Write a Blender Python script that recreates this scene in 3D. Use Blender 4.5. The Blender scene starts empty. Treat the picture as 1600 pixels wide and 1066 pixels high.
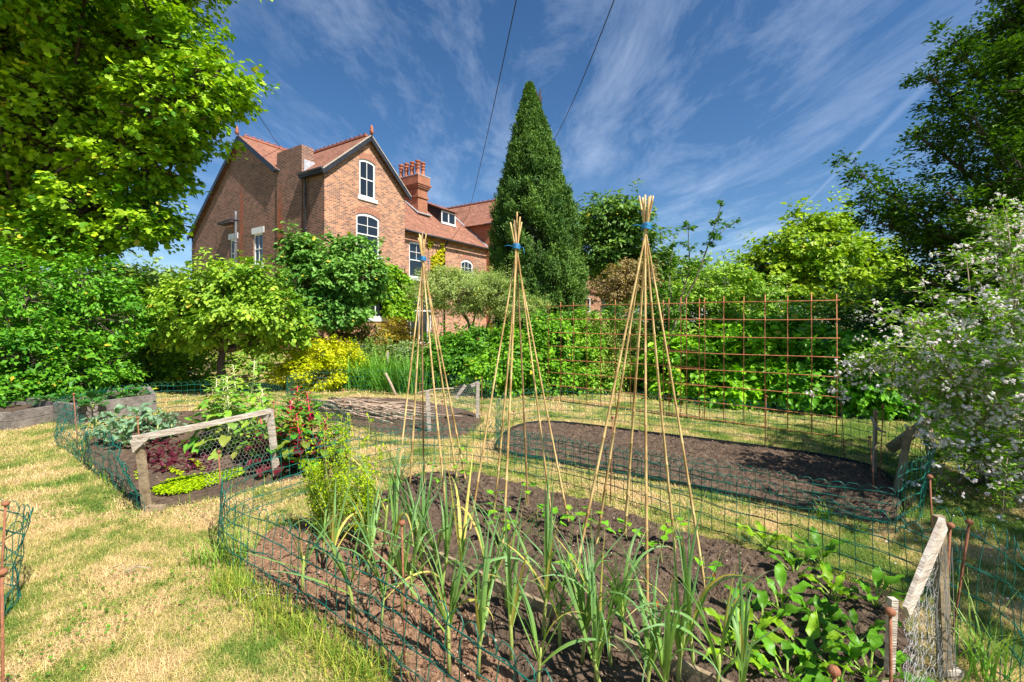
import bpy, math, random
import numpy as np
from mathutils import Vector
from mathutils.geometry import tessellate_polygon
rng = np.random.default_rng(7)
random.seed(7)
PI = math.pi
R = math.radians
sc = bpy.context.scene

# ------------------------------------------------------------------ camera, world, sun, exposure
F, HZ, CH = 711.1, 505.0, 1.55
cam = bpy.data.cameras.new('camera')
cam.lens = 16; cam.sensor_width = 36
cam.shift_y = -(533 - HZ) / 1600
cam.clip_start = 0.05; cam.clip_end = 3000
co = bpy.data.objects.new('camera', cam)
sc.collection.objects.link(co)
co.location = (0, 0, CH); co.rotation_euler = (PI / 2, 0, 0)
sc.camera = co

SUN_EL = R(52); SUN_V = Vector((0.72, -0.69, 0)).normalized()
sun = bpy.data.lights.new('sun', 'SUN'); sun.energy = 5.0; sun.angle = R(0.5); sun.color = (1.0, 0.95, 0.87)
so = bpy.data.objects.new('sun', sun); sc.collection.objects.link(so)
sdir = Vector((SUN_V.x * math.cos(SUN_EL), SUN_V.y * math.cos(SUN_EL), math.sin(SUN_EL)))
so.rotation_euler = sdir.to_track_quat('Z', 'Y').to_euler(); so.location = (5, -4, 9)

w = bpy.data.worlds.new('World'); sc.world = w; w.use_nodes = True
nt = w.node_tree; nt.nodes.clear()
def N(tree, t, **kw):
    n = tree.nodes.new(t)
    for k, v in kw.items(): setattr(n, k, v)
    return n
out = N(nt, 'ShaderNodeOutputWorld'); bg = N(nt, 'ShaderNodeBackground')
sky = N(nt, 'ShaderNodeTexSky', sky_type='NISHITA'); sky.sun_disc = False
sky.sun_elevation = SUN_EL; sky.sun_rotation = math.atan2(SUN_V.x, SUN_V.y)
sky.altitude = 600; sky.air_density = 1.0; sky.dust_density = 0.7; sky.ozone_density = 3.4
bg.inputs[1].default_value = 0.12
tc = N(nt, 'ShaderNodeTexCoord')
# cirrus sit on a high plane: direction divided by its height
sep = N(nt, 'ShaderNodeSeparateXYZ'); nt.links.new(tc.outputs['Generated'], sep.inputs[0])
mx = N(nt, 'ShaderNodeMath', operation='MAXIMUM'); mx.inputs[1].default_value = 0.06
nt.links.new(sep.outputs[2], mx.inputs[0])
dv = N(nt, 'ShaderNodeVectorMath', operation='DIVIDE')
cmb = N(nt, 'ShaderNodeCombineXYZ')
for i in range(3): nt.links.new(mx.outputs[0], cmb.inputs[i])
nt.links.new(tc.outputs['Generated'], dv.inputs[0]); nt.links.new(cmb.outputs[0], dv.inputs[1])
mp = N(nt, 'ShaderNodeMapping'); mp.inputs['Rotation'].default_value = (0, 0, R(-12)); mp.inputs['Scale'].default_value = (1.45, 0.5, 1)
mp.inputs['Location'].default_value = (0.3, 2.35, 0)
nt.links.new(dv.outputs[0], mp.inputs[0])
n1 = N(nt, 'ShaderNodeTexNoise'); n1.inputs['Scale'].default_value = 1.7; n1.inputs['Detail'].default_value = 12; n1.inputs['Roughness'].default_value = 0.68; n1.inputs['Distortion'].default_value = 0.35
nt.links.new(mp.outputs[0], n1.inputs['Vector'])
n2 = N(nt, 'ShaderNodeTexNoise'); n2.inputs['Scale'].default_value = 0.55; n2.inputs['Detail'].default_value = 3
nt.links.new(dv.outputs[0], n2.inputs['Vector'])
r1 = N(nt, 'ShaderNodeMapRange'); r1.inputs[1].default_value = 0.43; r1.inputs[2].default_value = 0.86
nt.links.new(n1.outputs[0], r1.inputs[0])
r2 = N(nt, 'ShaderNodeMapRange'); r2.inputs[1].default_value = 0.36; r2.inputs[2].default_value = 0.62
nt.links.new(n2.outputs[0], r2.inputs[0])
ml = N(nt, 'ShaderNodeMath', operation='MULTIPLY'); nt.links.new(r1.outputs[0], ml.inputs[0]); nt.links.new(r2.outputs[0], ml.inputs[1])
# a contrail: a thin great-circle streak between two directions
def pxdir(px, py): return Vector(((px - 800) / F, 1, (HZ - py) / F)).normalized()
A_, B_ = pxdir(1235, 342), pxdir(1560, 20)
nrm = A_.cross(B_).normalized()
dt = N(nt, 'ShaderNodeVectorMath', operation='DOT_PRODUCT'); dt.inputs[1].default_value = nrm
nt.links.new(tc.outputs['Generated'], dt.inputs[0])
ab = N(nt, 'ShaderNodeMath', operation='ABSOLUTE'); nt.links.new(dt.outputs['Value'], ab.inputs[0])
d2 = N(nt, 'ShaderNodeVectorMath', operation='DOT_PRODUCT'); d2.inputs[1].default_value = (B_ - A_).normalized()
nt.links.new(tc.outputs['Generated'], d2.inputs[0])
wd = N(nt, 'ShaderNodeMapRange'); wd.inputs[1].default_value = (B_ - A_).normalized().dot(A_); wd.inputs[2].default_value = (B_ - A_).normalized().dot(B_)
wd.inputs[3].default_value = 0.0022; wd.inputs[4].default_value = 0.016
nt.links.new(d2.outputs['Value'], wd.inputs[0])
q = N(nt, 'ShaderNodeMath', operation='DIVIDE'); nt.links.new(ab.outputs[0], q.inputs[0]); nt.links.new(wd.outputs[0], q.inputs[1])
r3 = N(nt, 'ShaderNodeMapRange', interpolation_type='SMOOTHSTEP'); r3.inputs[1].default_value = 1.0; r3.inputs[2].default_value = 0.0
r3.inputs[4].default_value = 0.28
nt.links.new(q.outputs[0], r3.inputs[0])
gt = N(nt, 'ShaderNodeMath', operation='GREATER_THAN'); nt.links.new(d2.outputs['Value'], gt.inputs[0]); gt.inputs[1].default_value = (B_ - A_).normalized().dot(A_) + 0.0
m3 = N(nt, 'ShaderNodeMath', operation='MULTIPLY'); nt.links.new(r3.outputs[0], m3.inputs[0]); nt.links.new(gt.outputs[0], m3.inputs[1])
ad = N(nt, 'ShaderNodeMath', operation='MAXIMUM'); nt.links.new(ml.outputs[0], ad.inputs[0]); nt.links.new(m3.outputs[0], ad.inputs[1])
hsv = N(nt, 'ShaderNodeHueSaturation'); hsv.inputs['Saturation'].default_value = 1.2; hsv.inputs['Value'].default_value = 0.60
nt.links.new(sky.outputs[0], hsv.inputs['Color'])
mixc = N(nt, 'ShaderNodeMixRGB'); mixc.inputs[2].default_value = (5.4, 6.0, 7.0, 1)
sc_ = N(nt, 'ShaderNodeMath', operation='MULTIPLY'); sc_.inputs[1].default_value = 0.36; nt.links.new(ad.outputs[0], sc_.inputs[0])
nt.links.new(sc_.outputs[0], mixc.inputs[0]); nt.links.new(hsv.outputs[0], mixc.inputs[1])
nt.links.new(mixc.outputs[0], bg.inputs[0]); nt.links.new(bg.outputs[0], out.inputs[0])

sc.view_settings.view_transform = 'Standard'; sc.view_settings.look = 'None'
sc.view_settings.exposure = 0.88; sc.view_settings.gamma = 1.0
sc.cycles.max_bounces = 8; sc.cycles.diffuse_bounces = 4; sc.cycles.transmission_bounces = 4
sc.cycles.transparent_max_bounces = 6
try: sc.cycles.use_denoising = True
except Exception: pass

# ------------------------------------------------------------------ helpers
def at(px, py, Y): return Vector(((px - 800) / F * Y, Y, CH - (py - HZ) / F * Y))
def gp(px, py, z=0.0):
    Y = F * (CH - z) / (py - HZ)
    return Vector(((px - 800) / F * Y, Y, z))

def prop(o, label=None, cat=None, group=None, kind=None):
    if label: o['label'] = label
    if cat: o['category'] = cat
    if group: o['group'] = group
    if kind: o['kind'] = kind
    return o
def empty(name, loc=(0, 0, 0), rz=0.0, **k):
    o = bpy.data.objects.new(name, None); sc.collection.objects.link(o)
    o.location = loc; o.rotation_euler = (0, 0, rz); o.empty_display_size = 0.1
    return prop(o, **k)
def npmesh(name, V, polys, mat, parent=None, smooth=False, col=None, uv=None, **k):
    """polys: list of (n,k) int arrays. col: per-face colours (n,3)."""
    V = np.asarray(V, dtype=np.float32)
    polys = [np.asarray(p, dtype=np.int32) for p in polys if len(p)]
    me = bpy.data.meshes.new(name)
    nl = sum(p.size for p in polys); nf = sum(len(p) for p in polys)
    me.vertices.add(len(V)); me.loops.add(nl); me.polygons.add(nf)
    me.vertices.foreach_set('co', V.ravel())
    me.loops.foreach_set('vertex_index', np.concatenate([p.ravel() for p in polys]))
    tot = np.concatenate([np.full(len(p), p.shape[1], dtype=np.int32) for p in polys])
    st = np.zeros(nf, dtype=np.int32); st[1:] = np.cumsum(tot)[:-1]
    me.polygons.foreach_set('loop_start', st); me.polygons.foreach_set('loop_total', tot)
    me.polygons.foreach_set('use_smooth', np.full(nf, bool(smooth)))
    if col is not None:
        a = me.attributes.new('leafcol', 'FLOAT_COLOR', 'FACE')
        c4 = np.ones((nf, 4), dtype=np.float32); c4[:, :3] = col
        a.data.foreach_set('color', c4.ravel())
    me.update(calc_edges=True)
    if uv is not None:
        l = me.uv_layers.new(name='uv'); l.data.foreach_set('uv', np.asarray(uv, dtype=np.float32).ravel())
    if mat: me.materials.append(mat)
    o = bpy.data.objects.new(name, me); sc.collection.objects.link(o)
    if parent: o.parent = parent
    return prop(o, **k)

class MB:
    def __init__(s): s.v = []; s.f = {}; s.n = 0
    def add(s, V, Fs):
        V = np.asarray(V, dtype=float)
        for f in Fs: s.f.setdefault(len(f), []).append([i + s.n for i in f])
        s.v.append(V); s.n += len(V)
    def box(s, c, size, ax=None):
        c = np.array(c, float); h = np.array(size, float) / 2
        A = np.eye(3) if ax is None else np.array([list(a) for a in ax])
        V = [c + A.T @ (np.array(k) * h) for k in [(-1,-1,-1),(1,-1,-1),(1,1,-1),(-1,1,-1),(-1,-1,1),(1,-1,1),(1,1,1),(-1,1,1)]]
        s.add(V, [(0,3,2,1),(4,5,6,7),(0,1,5,4),(1,2,6,5),(2,3,7,6),(3,0,4,7)])
    def bx(s, x0, x1, y0, y1, z0, z1): s.box(((x0+x1)/2, (y0+y1)/2, (z0+z1)/2), (abs(x1-x0), abs(y1-y0), abs(z1-z0)))
    def bar(s, a, b, w_, t_, up=(0, 0, 1), taper=1.0):
        """rectangular bar from a to b: w_ along the 'side' axis, t_ along the up-ish axis"""
        a = np.array(a, float); b = np.array(b, float); d = b - a; d /= np.linalg.norm(d)
        u = np.array(up, float); sd = np.cross(d, u)
        if np.linalg.norm(sd) < 1e-4: sd = np.cross(d, (0, 1, 0))
        sd /= np.linalg.norm(sd); u = np.cross(sd, d)
        V = []
        for p, k in ((a, 1), (b, taper)):
            for i, j in ((-1,-1),(1,-1),(1,1),(-1,1)): V.append(p + sd * i * w_ / 2 * k + u * j * t_ / 2 * k)
        s.add(V, [(0,3,2,1),(4,5,6,7),(0,1,5,4),(1,2,6,5),(2,3,7,6),(3,0,4,7)])
    def tube(s, pts, r, sides=5, caps=True):
        P = np.array([list(p) for p in pts], float); n = len(P)
        r = np.full(n, r, float) if np.isscalar(r) else np.array(r, float)
        T = np.gradient(P, axis=0); T /= np.maximum(np.linalg.norm(T, axis=1, keepdims=True), 1e-9)
        ref = np.array((0.13, 0.97, 0.2)) if abs(T[:, 2]).mean() > 0.6 else np.array((0.05, 0.1, 1.0))
        U = np.cross(T, ref); U /= np.maximum(np.linalg.norm(U, axis=1, keepdims=True), 1e-9)
        W = np.cross(T, U)
        a = np.linspace(0, 2 * PI, sides, endpoint=False)
        V = (P[:, None] + (U[:, None] * np.cos(a)[None, :, None] + W[:, None] * np.sin(a)[None, :, None]) * r[:, None, None]).reshape(-1, 3)
        Fs = []
        for i in range(n - 1):
            for j in range(sides):
                k = (j + 1) % sides
                Fs.append((i*sides+j, i*sides+k, (i+1)*sides+k, (i+1)*sides+j))
        if caps:
            Fs.append(tuple(reversed(range(sides)))); Fs.append(tuple((n-1)*sides + j for j in range(sides)))
        s.add(V, Fs)
    def lathe(s, c, prof, sides=12):
        """prof: list of (r,z)"""
        c = np.array(c, float); V = []; Fs = []
        for r, z in prof:
            for j in range(sides):
                a = 2 * PI * j / sides; V.append(c + (r * math.cos(a), r * math.sin(a), z))
        for i in range(len(prof) - 1):
            for j in range(sides):
                k = (j + 1) % sides
                Fs.append((i*sides+j, i*sides+k, (i+1)*sides+k, (i+1)*sides+j))
        Fs.append(tuple(reversed(range(sides)))); Fs.append(tuple((len(prof)-1)*sides + j for j in range(sides)))
        s.add(V, Fs)
    def build(s, name, mat, parent=None, smooth=False, **k):
        return npmesh(name, np.concatenate(s.v), [np.array(f) for f in s.f.values()], mat, parent, smooth, **k)

# value noise in numpy
_g = rng.random((64, 64, 64)).astype(np.float32)
def vnoise(P):
    P = np.asarray(P, float); i = np.floor(P).astype(int); f = P - i; f = f * f * (3 - 2 * f)
    r = 0
    for dx in (0, 1):
        for dy in (0, 1):
            for dz in (0, 1):
                wgt = (f[..., 0] if dx else 1 - f[..., 0]) * (f[..., 1] if dy else 1 - f[..., 1]) * (f[..., 2] if dz else 1 - f[..., 2])
                r = r + wgt * _g[(i[..., 0] + dx) % 64, (i[..., 1] + dy) % 64, (i[..., 2] + dz) % 64]
    return r
def fbm(P, o=4):
    r = 0; a = 0.5; P = np.asarray(P, float)
    for k in range(o): r = r + a * (vnoise(P * 2 ** k + k * 11.3) - 0.5); a *= 0.5
    return r

# ------------------------------------------------------------------ materials
def mat(name, col=(0.5, 0.5, 0.5), rough=0.7, noise=None, spec=0.4, metal=0.0, bump=0.0, bscale=60, col2=None, scale=6.0, detail=6, coord='Object', c1=0.35, c2=0.65, stretch=None):
    m = bpy.data.materials.new(name); m.use_nodes = True
    t = m.node_tree; b = t.nodes['Principled BSDF']
    b.inputs['Base Color'].default_value = (*col, 1); b.inputs['Roughness'].default_value = rough
    b.inputs['Specular IOR Level'].default_value = spec; b.inputs['Metallic'].default_value = metal
    tcn = N(t, 'ShaderNodeTexCoord'); src = tcn.outputs[coord]
    if stretch:
        mpn = N(t, 'ShaderNodeMapping'); mpn.inputs['Scale'].default_value = stretch; t.links.new(src, mpn.inputs[0]); src = mpn.outputs[0]
    if col2:
        n = N(t, 'ShaderNodeTexNoise'); n.inputs['Scale'].default_value = scale; n.inputs['Detail'].default_value = detail; n.inputs['Roughness'].default_value = 0.65
        t.links.new(src, n.inputs['Vector'])
        cr = N(t, 'ShaderNodeValToRGB'); cr.color_ramp.elements[0].position = c1; cr.color_ramp.elements[1].position = c2
        cr.color_ramp.elements[0].color = (*col, 1); cr.color_ramp.elements[1].color = (*col2, 1)
        t.links.new(n.outputs[0], cr.inputs[0]); t.links.new(cr.outputs[0], b.inputs['Base Color'])
    if bump:
        n = N(t, 'ShaderNodeTexNoise'); n.inputs['Scale'].default_value = bscale; n.inputs['Detail'].default_value = 5
        t.links.new(src, n.inputs['Vector'])
        bp = N(t, 'ShaderNodeBump'); bp.inputs['Strength'].default_value = bump; bp.inputs['Distance'].default_value = 0.02
        t.links.new(n.outputs[0], bp.inputs['Height']); t.links.new(bp.outputs[0], b.inputs['Normal'])
    return m

def leafmat(name, rough=0.5, trans=0.27, spec=0.28, tcol=(1.15, 1.25, 0.5), gain=1.28):
    m = bpy.data.materials.new(name); m.use_nodes = True
    t = m.node_tree; b = t.nodes['Principled BSDF']; o = t.nodes['Material Output']
    at_ = N(t, 'ShaderNodeAttribute', attribute_name='leafcol'); a = N(t, 'ShaderNodeHueSaturation'); t.links.new(at_.outputs['Color'], a.inputs['Color'])
    a.inputs['Saturation'].default_value = 1.0 if name == 'petal' else 1.06; a.inputs['Value'].default_value = 1.0 if name == 'petal' else gain
    t.links.new(a.outputs['Color'], b.inputs['Base Color']); b.inputs['Roughness'].default_value = rough
    b.inputs['Specular IOR Level'].default_value = spec
    if trans > 0:
        tr = N(t, 'ShaderNodeBsdfTranslucent'); mu = N(t, 'ShaderNodeMixRGB', blend_type='MULTIPLY'); mu.inputs[0].default_value = 1
        mu.inputs[2].default_value = (*tcol, 1); t.links.new(a.outputs['Color'], mu.inputs[1]); t.links.new(mu.outputs[0], tr.inputs[0])
        ms = N(t, 'ShaderNodeMixShader'); ms.inputs[0].default_value = trans
        t.links.new(b.outputs[0], ms.inputs[1]); t.links.new(tr.outputs[0], ms.inputs[2]); t.links.new(ms.outputs[0], o.inputs[0])
    return m
M_leaf = leafmat('leaf_green'); M_leafdark = leafmat('leaf_glossy', 0.5, 0.22, 0.22, gain=1.15)
M_needle = leafmat('conifer_scales', 0.6, 0.12, 0.25); M_petal = leafmat('petal', 0.6, 0.4, 0.2, (1, 1, 1))
M_veg = leafmat('vegetable_leaf', 0.45, 0.3, 0.3, gain=1.1); M_grassb = leafmat('grass_blade', 0.6, 0.3, 0.2, (1.1, 1.1, 0.7), gain=1.1)
M_bark = mat('bark', (0.10, 0.075, 0.05), 0.9, col2=(0.22, 0.18, 0.13), scale=14, bump=0.6, bscale=40, stretch=(1, 1, 0.25))
M_barkdark = mat('bark_dark', (0.05, 0.035, 0.025), 0.9, col2=(0.12, 0.09, 0.07), scale=14, bump=0.6, bscale=40)
M_twig = mat('pale_twig', (0.30, 0.22, 0.14), 0.8, col2=(0.45, 0.36, 0.26), scale=20)
M_stick = mat('cut_stick_bark', (0.26, 0.18, 0.12), 0.85, col2=(0.56, 0.43, 0.32), scale=18, bump=0.3)
M_rust = mat('rusty_iron', (0.20, 0.075, 0.04), 0.8, col2=(0.34, 0.14, 0.07), scale=30, bump=0.3, bscale=120, spec=0.3)
M_mesh = mat('rusty_rebar', (0.34, 0.12, 0.05), 0.8, col2=(0.56, 0.24, 0.10), scale=12, spec=0.3)
M_green = mat('green_plastic_wire', (0.004, 0.075, 0.05), 0.35, col2=(0.01, 0.17, 0.12), scale=8, spec=0.5)
M_galv = mat('galvanised_wire', (0.30, 0.29, 0.27), 0.6, metal=0.1, spec=0.5)
M_blue = mat('blue_string', (0.01, 0.16, 0.42), 0.6, col2=(0.03, 0.28, 0.55), scale=60)
M_orange = mat('orange_label', (0.65, 0.10, 0.02), 0.5)
M_oldwood = mat('weathered_wood', (0.30, 0.24, 0.18), 0.85, col2=(0.58, 0.51, 0.43), scale=9, bump=0.5, bscale=30, stretch=(1, 1, 6))
M_brownwood = mat('brown_timber', (0.17, 0.12, 0.07), 0.85, col2=(0.34, 0.26, 0.16), scale=9, bump=0.5, bscale=30)
M_greywood = mat('grey_sleeper', (0.12, 0.10, 0.085), 0.9, col2=(0.26, 0.225, 0.195), scale=7, bump=0.5, bscale=30)
M_white = mat('white_paint', (0.80, 0.80, 0.77), 0.45, col2=(0.70, 0.70, 0.66), scale=3)
M_lead = mat('lead_flashing', (0.32, 0.34, 0.37), 0.5, col2=(0.5, 0.52, 0.55), scale=8)
M_charcoal = mat('charcoal_paint', (0.02, 0.022, 0.027), 0.4, col2=(0.035, 0.037, 0.045), scale=3)
M_glass = mat('window_glass', (0.012, 0.016, 0.02), 0.04, spec=0.8)
M_wire = mat('black_cable', (0.03, 0.03, 0.035), 0.6)
M_terra = mat('terracotta', (0.30, 0.09, 0.045), 0.75, col2=(0.46, 0.17, 0.09), scale=7)

def bamboo_mat():
    m = mat('bamboo_cane', (0.36, 0.21, 0.07), 0.5, col2=(0.68, 0.49, 0.21), scale=11, spec=0.4, stretch=(1, 1, 0.3), c1=0.38, c2=0.58)
    return m
M_bamboo = bamboo_mat()
M_bambood = mat('brown_bamboo_cane', (0.20, 0.11, 0.05), 0.5, col2=(0.40, 0.25, 0.11), scale=5)

def brick_mat(name, ca, cb, mortar, stain=False):
    m = bpy.data.materials.new(name); m.use_nodes = True
    t = m.node_tree; b = t.nodes['Principled BSDF']; b.inputs['Roughness'].default_value = 0.9; b.inputs['Specular IOR Level'].default_value = 0.15
    uvn = N(t, 'ShaderNodeTexCoord')
    br = N(t, 'ShaderNodeTexBrick'); br.inputs['Scale'].default_value = 1.0
    br.inputs['Brick Width'].default_value = 0.235; br.inputs['Row Height'].default_value = 0.082; br.inputs['Mortar Size'].default_value = 0.0095
    br.inputs['Mortar Smooth'].default_value = 0.2; br.inputs['Bias'].default_value = -0.1
    br.inputs['Color1'].default_value = (*ca, 1); br.inputs['Color2'].default_value = (*cb, 1); br.inputs['Mortar'].default_value = (*mortar, 1)
    t.links.new(uvn.outputs['UV'], br.inputs['Vector'])
    n = N(t, 'ShaderNodeTexNoise'); n.inputs['Scale'].default_value = 1.1; n.inputs['Detail'].default_value = 8; n.inputs['Roughness'].default_value = 0.75
    t.links.new(uvn.outputs['UV'], n.inputs['Vector'])
    mr = N(t, 'ShaderNodeMapRange'); mr.inputs[1].default_value = 0.3; mr.inputs[2].default_value = 0.7; mr.inputs[3].default_value = 0.72; mr.inputs[4].default_value = 1.25
    t.links.new(n.outputs[0], mr.inputs[0])
    mu = N(t, 'ShaderNodeVectorMath', operation='MULTIPLY'); t.links.new(br.outputs['Color'], mu.inputs[0])
    cc = N(t, 'ShaderNodeCombineXYZ')
    for i in range(3): t.links.new(mr.outputs[0], cc.inputs[i])
    t.links.new(cc.outputs[0], mu.inputs[1])
    last = mu.outputs[0]
    if stain:   # two vertical rust-coloured streaks of re-pointed brick
        s_ = N(t, 'ShaderNodeSeparateXYZ'); t.links.new(uvn.outputs['UV'], s_.inputs[0])
        for cx, ww, z0, z1 in ((8.05, 0.22, 4.5, 10.6), (3.9, 0.42, 3.0, 9.4)):
            d = N(t, 'ShaderNodeMath', operation='SUBTRACT'); t.links.new(s_.outputs[0], d.inputs[0]); d.inputs[1].default_value = cx
            a = N(t, 'ShaderNodeMath', operation='ABSOLUTE'); t.links.new(d.outputs[0], a.inputs[0])
            n9 = N(t, 'ShaderNodeMath', operation='MULTIPLY_ADD'); t.links.new(n.outputs[0], n9.inputs[0]); n9.inputs[1].default_value = -0.7; t.links.new(a.outputs[0], n9.inputs[2])
            k = N(t, 'ShaderNodeMapRange'); k.inputs[1].default_value = ww - 0.35; k.inputs[2].default_value = -0.30; k.inputs[4].default_value = 0.8; t.links.new(n9.outputs[0], k.inputs[0])
            zz = N(t, 'ShaderNodeMapRange'); zz.inputs[1].default_value = z1; zz.inputs[2].default_value = z1 - 2.0; t.links.new(s_.outputs[1], zz.inputs[0])
            kk = N(t, 'ShaderNodeMath', operation='MULTIPLY'); t.links.new(k.outputs[0], kk.inputs[0]); t.links.new(zz.outputs[0], kk.inputs[1])
            mm = N(t, 'ShaderNodeMixRGB'); t.links.new(kk.outputs[0], mm.inputs[0]); t.links.new(last, mm.inputs[1]); mm.inputs[2].default_value = (0.40, 0.11, 0.05, 1)
            last = mm.outputs[0]
    t.links.new(last, b.inputs['Base Color'])
    bp = N(t, 'ShaderNodeBump'); bp.inputs['Strength'].default_value = 0.5; bp.inputs['Distance'].default_value = 0.012; bp.invert = True
    t.links.new(br.outputs['Fac'], bp.inputs['Height']); t.links.new(bp.outputs[0], b.inputs['Normal'])
    return m
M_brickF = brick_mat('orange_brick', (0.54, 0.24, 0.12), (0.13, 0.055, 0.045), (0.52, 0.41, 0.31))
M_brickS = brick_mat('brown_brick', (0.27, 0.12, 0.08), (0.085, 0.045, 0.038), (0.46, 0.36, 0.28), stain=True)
M_brickR = brick_mat('red_brick', (0.42, 0.15, 0.08), (0.30, 0.11, 0.06), (0.34, 0.22, 0.15))
M_brickA = brick_mat('arch_brick', (0.38, 0.14, 0.08), (0.30, 0.10, 0.06), (0.45, 0.33, 0.24))
def tile_mat():
    m = bpy.data.materials.new('clay_roof_tile'); m.use_nodes = True
    t = m.node_tree; b = t.nodes['Principled BSDF']; b.inputs['Roughness'].default_value = 0.85; b.inputs['Specular IOR Level'].default_value = 0.2
    tcn = N(t, 'ShaderNodeTexCoord')
    br = N(t, 'ShaderNodeTexBrick'); br.inputs['Scale'].default_value = 1; br.inputs['Brick Width'].default_value = 0.17; br.inputs['Row Height'].default_value = 0.11
    br.inputs['Mortar Size'].default_value = 0.006; br.inputs['Color1'].default_value = (0.42, 0.205, 0.135, 1); br.inputs['Color2'].default_value = (0.25, 0.12, 0.085, 1); br.inputs['Mortar'].default_value = (0.14, 0.06, 0.04, 1)
    t.links.new(tcn.outputs['UV'], br.inputs['Vector'])
    n = N(t, 'ShaderNodeTexNoise'); n.inputs['Scale'].default_value = 0.9; n.inputs['Detail'].default_value = 9; n.inputs['Roughness'].default_value = 0.75
    t.links.new(tcn.outputs['UV'], n.inputs['Vector'])
    cr = N(t, 'ShaderNodeValToRGB'); cr.color_ramp.elements[0].position = 0.35; cr.color_ramp.elements[1].position = 0.7
    cr.color_ramp.elements[0].color = (0.62, 0.60, 0.58, 1); cr.color_ramp.elements[1].color = (1.12, 1.05, 1.0, 1)
    t.links.new(n.outputs[0], cr.inputs[0])
    mu = N(t, 'ShaderNodeMixRGB', blend_type='MULTIPLY'); mu.inputs[0].default_value = 1
    t.links.new(br.outputs['Color'], mu.inputs[1]); t.links.new(cr.outputs[0], mu.inputs[2]); t.links.new(mu.outputs[0], b.inputs['Base Color'])
    bp = N(t, 'ShaderNodeBump'); bp.inputs['Strength'].default_value = 0.5; bp.inputs['Distance'].default_value = 0.02; bp.invert = True
    t.links.new(br.outputs['Fac'], bp.inputs['Height']); t.links.new(bp.outputs[0], b.inputs['Normal'])
    return m
M_tile = tile_mat()

# lawn colour: dry straw and green patches from world position; ground and blades read the same mask
def lawn_nodes(t, blade=False):
    geo = N(t, 'ShaderNodeNewGeometry')
    sepn = N(t, 'ShaderNodeSeparateXYZ'); t.links.new(geo.outputs['Position'], sepn.inputs[0])
    cb = N(t, 'ShaderNodeCombineXYZ'); t.links.new(sepn.outputs[0], cb.inputs[0]); t.links.new(sepn.outputs[1], cb.inputs[1])
    n = N(t, 'ShaderNodeTexNoise'); n.inputs['Scale'].default_value = 1.5; n.inputs['Detail'].default_value = 7; n.inputs['Roughness'].default_value = 0.72; n.inputs['Distortion'].default_value = 0.3
    t.links.new(cb.outputs[0], n.inputs['Vector'])
    # greener away from the trodden paths: towards the right-hand shade
    gx = N(t, 'ShaderNodeMapRange'); gx.inputs[1].default_value = 1.0; gx.inputs[2].default_value = 6.0; gx.inputs[3].default_value = -0.01; gx.inputs[4].default_value = 0.14; t.links.new(sepn.outputs[0], gx.inputs[0])
    ct = N(t, 'ShaderNodeMapRange'); ct.inputs[1].default_value = 0.36; ct.inputs[2].default_value = 0.66; ct.inputs[3].default_value = 0.30; ct.inputs[4].default_value = 0.74; t.links.new(n.outputs[0], ct.inputs[0])
    s = N(t, 'ShaderNodeMath', operation='ADD'); t.links.new(ct.outputs[0], s.inputs[0]); t.links.new(gx.outputs[0], s.inputs[1])
    return s.outputs[0], cb.outputs[0]
def lawn_mat():
    m = bpy.data.materials.new('dry_lawn'); m.use_nodes = True
    t = m.node_tree; b = t.nodes['Principled BSDF']; b.inputs['Roughness'].default_value = 0.95; b.inputs['Specular IOR Level'].default_value = 0.1
    f, v = lawn_nodes(t)
    cr = N(t, 'ShaderNodeValToRGB'); e = cr.color_ramp.elements
    e[0].position = 0.40; e[0].color = (0.46, 0.33, 0.15, 1); e[1].position = 0.66; e[1].color = (0.12, 0.17, 0.035, 1)
    x = e.new(0.53); x.color = (0.36, 0.33, 0.10, 1)
    t.links.new(f, cr.inputs[0])
    n = N(t, 'ShaderNodeTexNoise'); n.inputs['Scale'].default_value = 60; n.inputs['Detail'].default_value = 6; n.inputs['Roughness'].default_value = 0.8
    t.links.new(v, n.inputs['Vector'])
    mr = N(t, 'ShaderNodeMapRange'); mr.inputs[1].default_value = 0.3; mr.inputs[2].default_value = 0.7; mr.inputs[3].default_value = 0.45; mr.inputs[4].default_value = 1.2; t.links.new(n.outputs[0], mr.inputs[0])
    cc = N(t, 'ShaderNodeCombineXYZ')
    for i in range(3): t.links.new(mr.outputs[0], cc.inputs[i])
    mu = N(t, 'ShaderNodeVectorMath', operation='MULTIPLY'); t.links.new(cr.outputs[0], mu.inputs[0]); t.links.new(cc.outputs[0], mu.inputs[1])
    t.links.new(mu.outputs[0], b.inputs['Base Color'])
    bp = N(t, 'ShaderNodeBump'); bp.inputs['Strength'].default_value = 0.8; bp.inputs['Distance'].default_value = 0.015
    t.links.new(n.outputs[0], bp.inputs['Height']); t.links.new(bp.outputs[0], b.inputs['Normal'])
    return m
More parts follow.
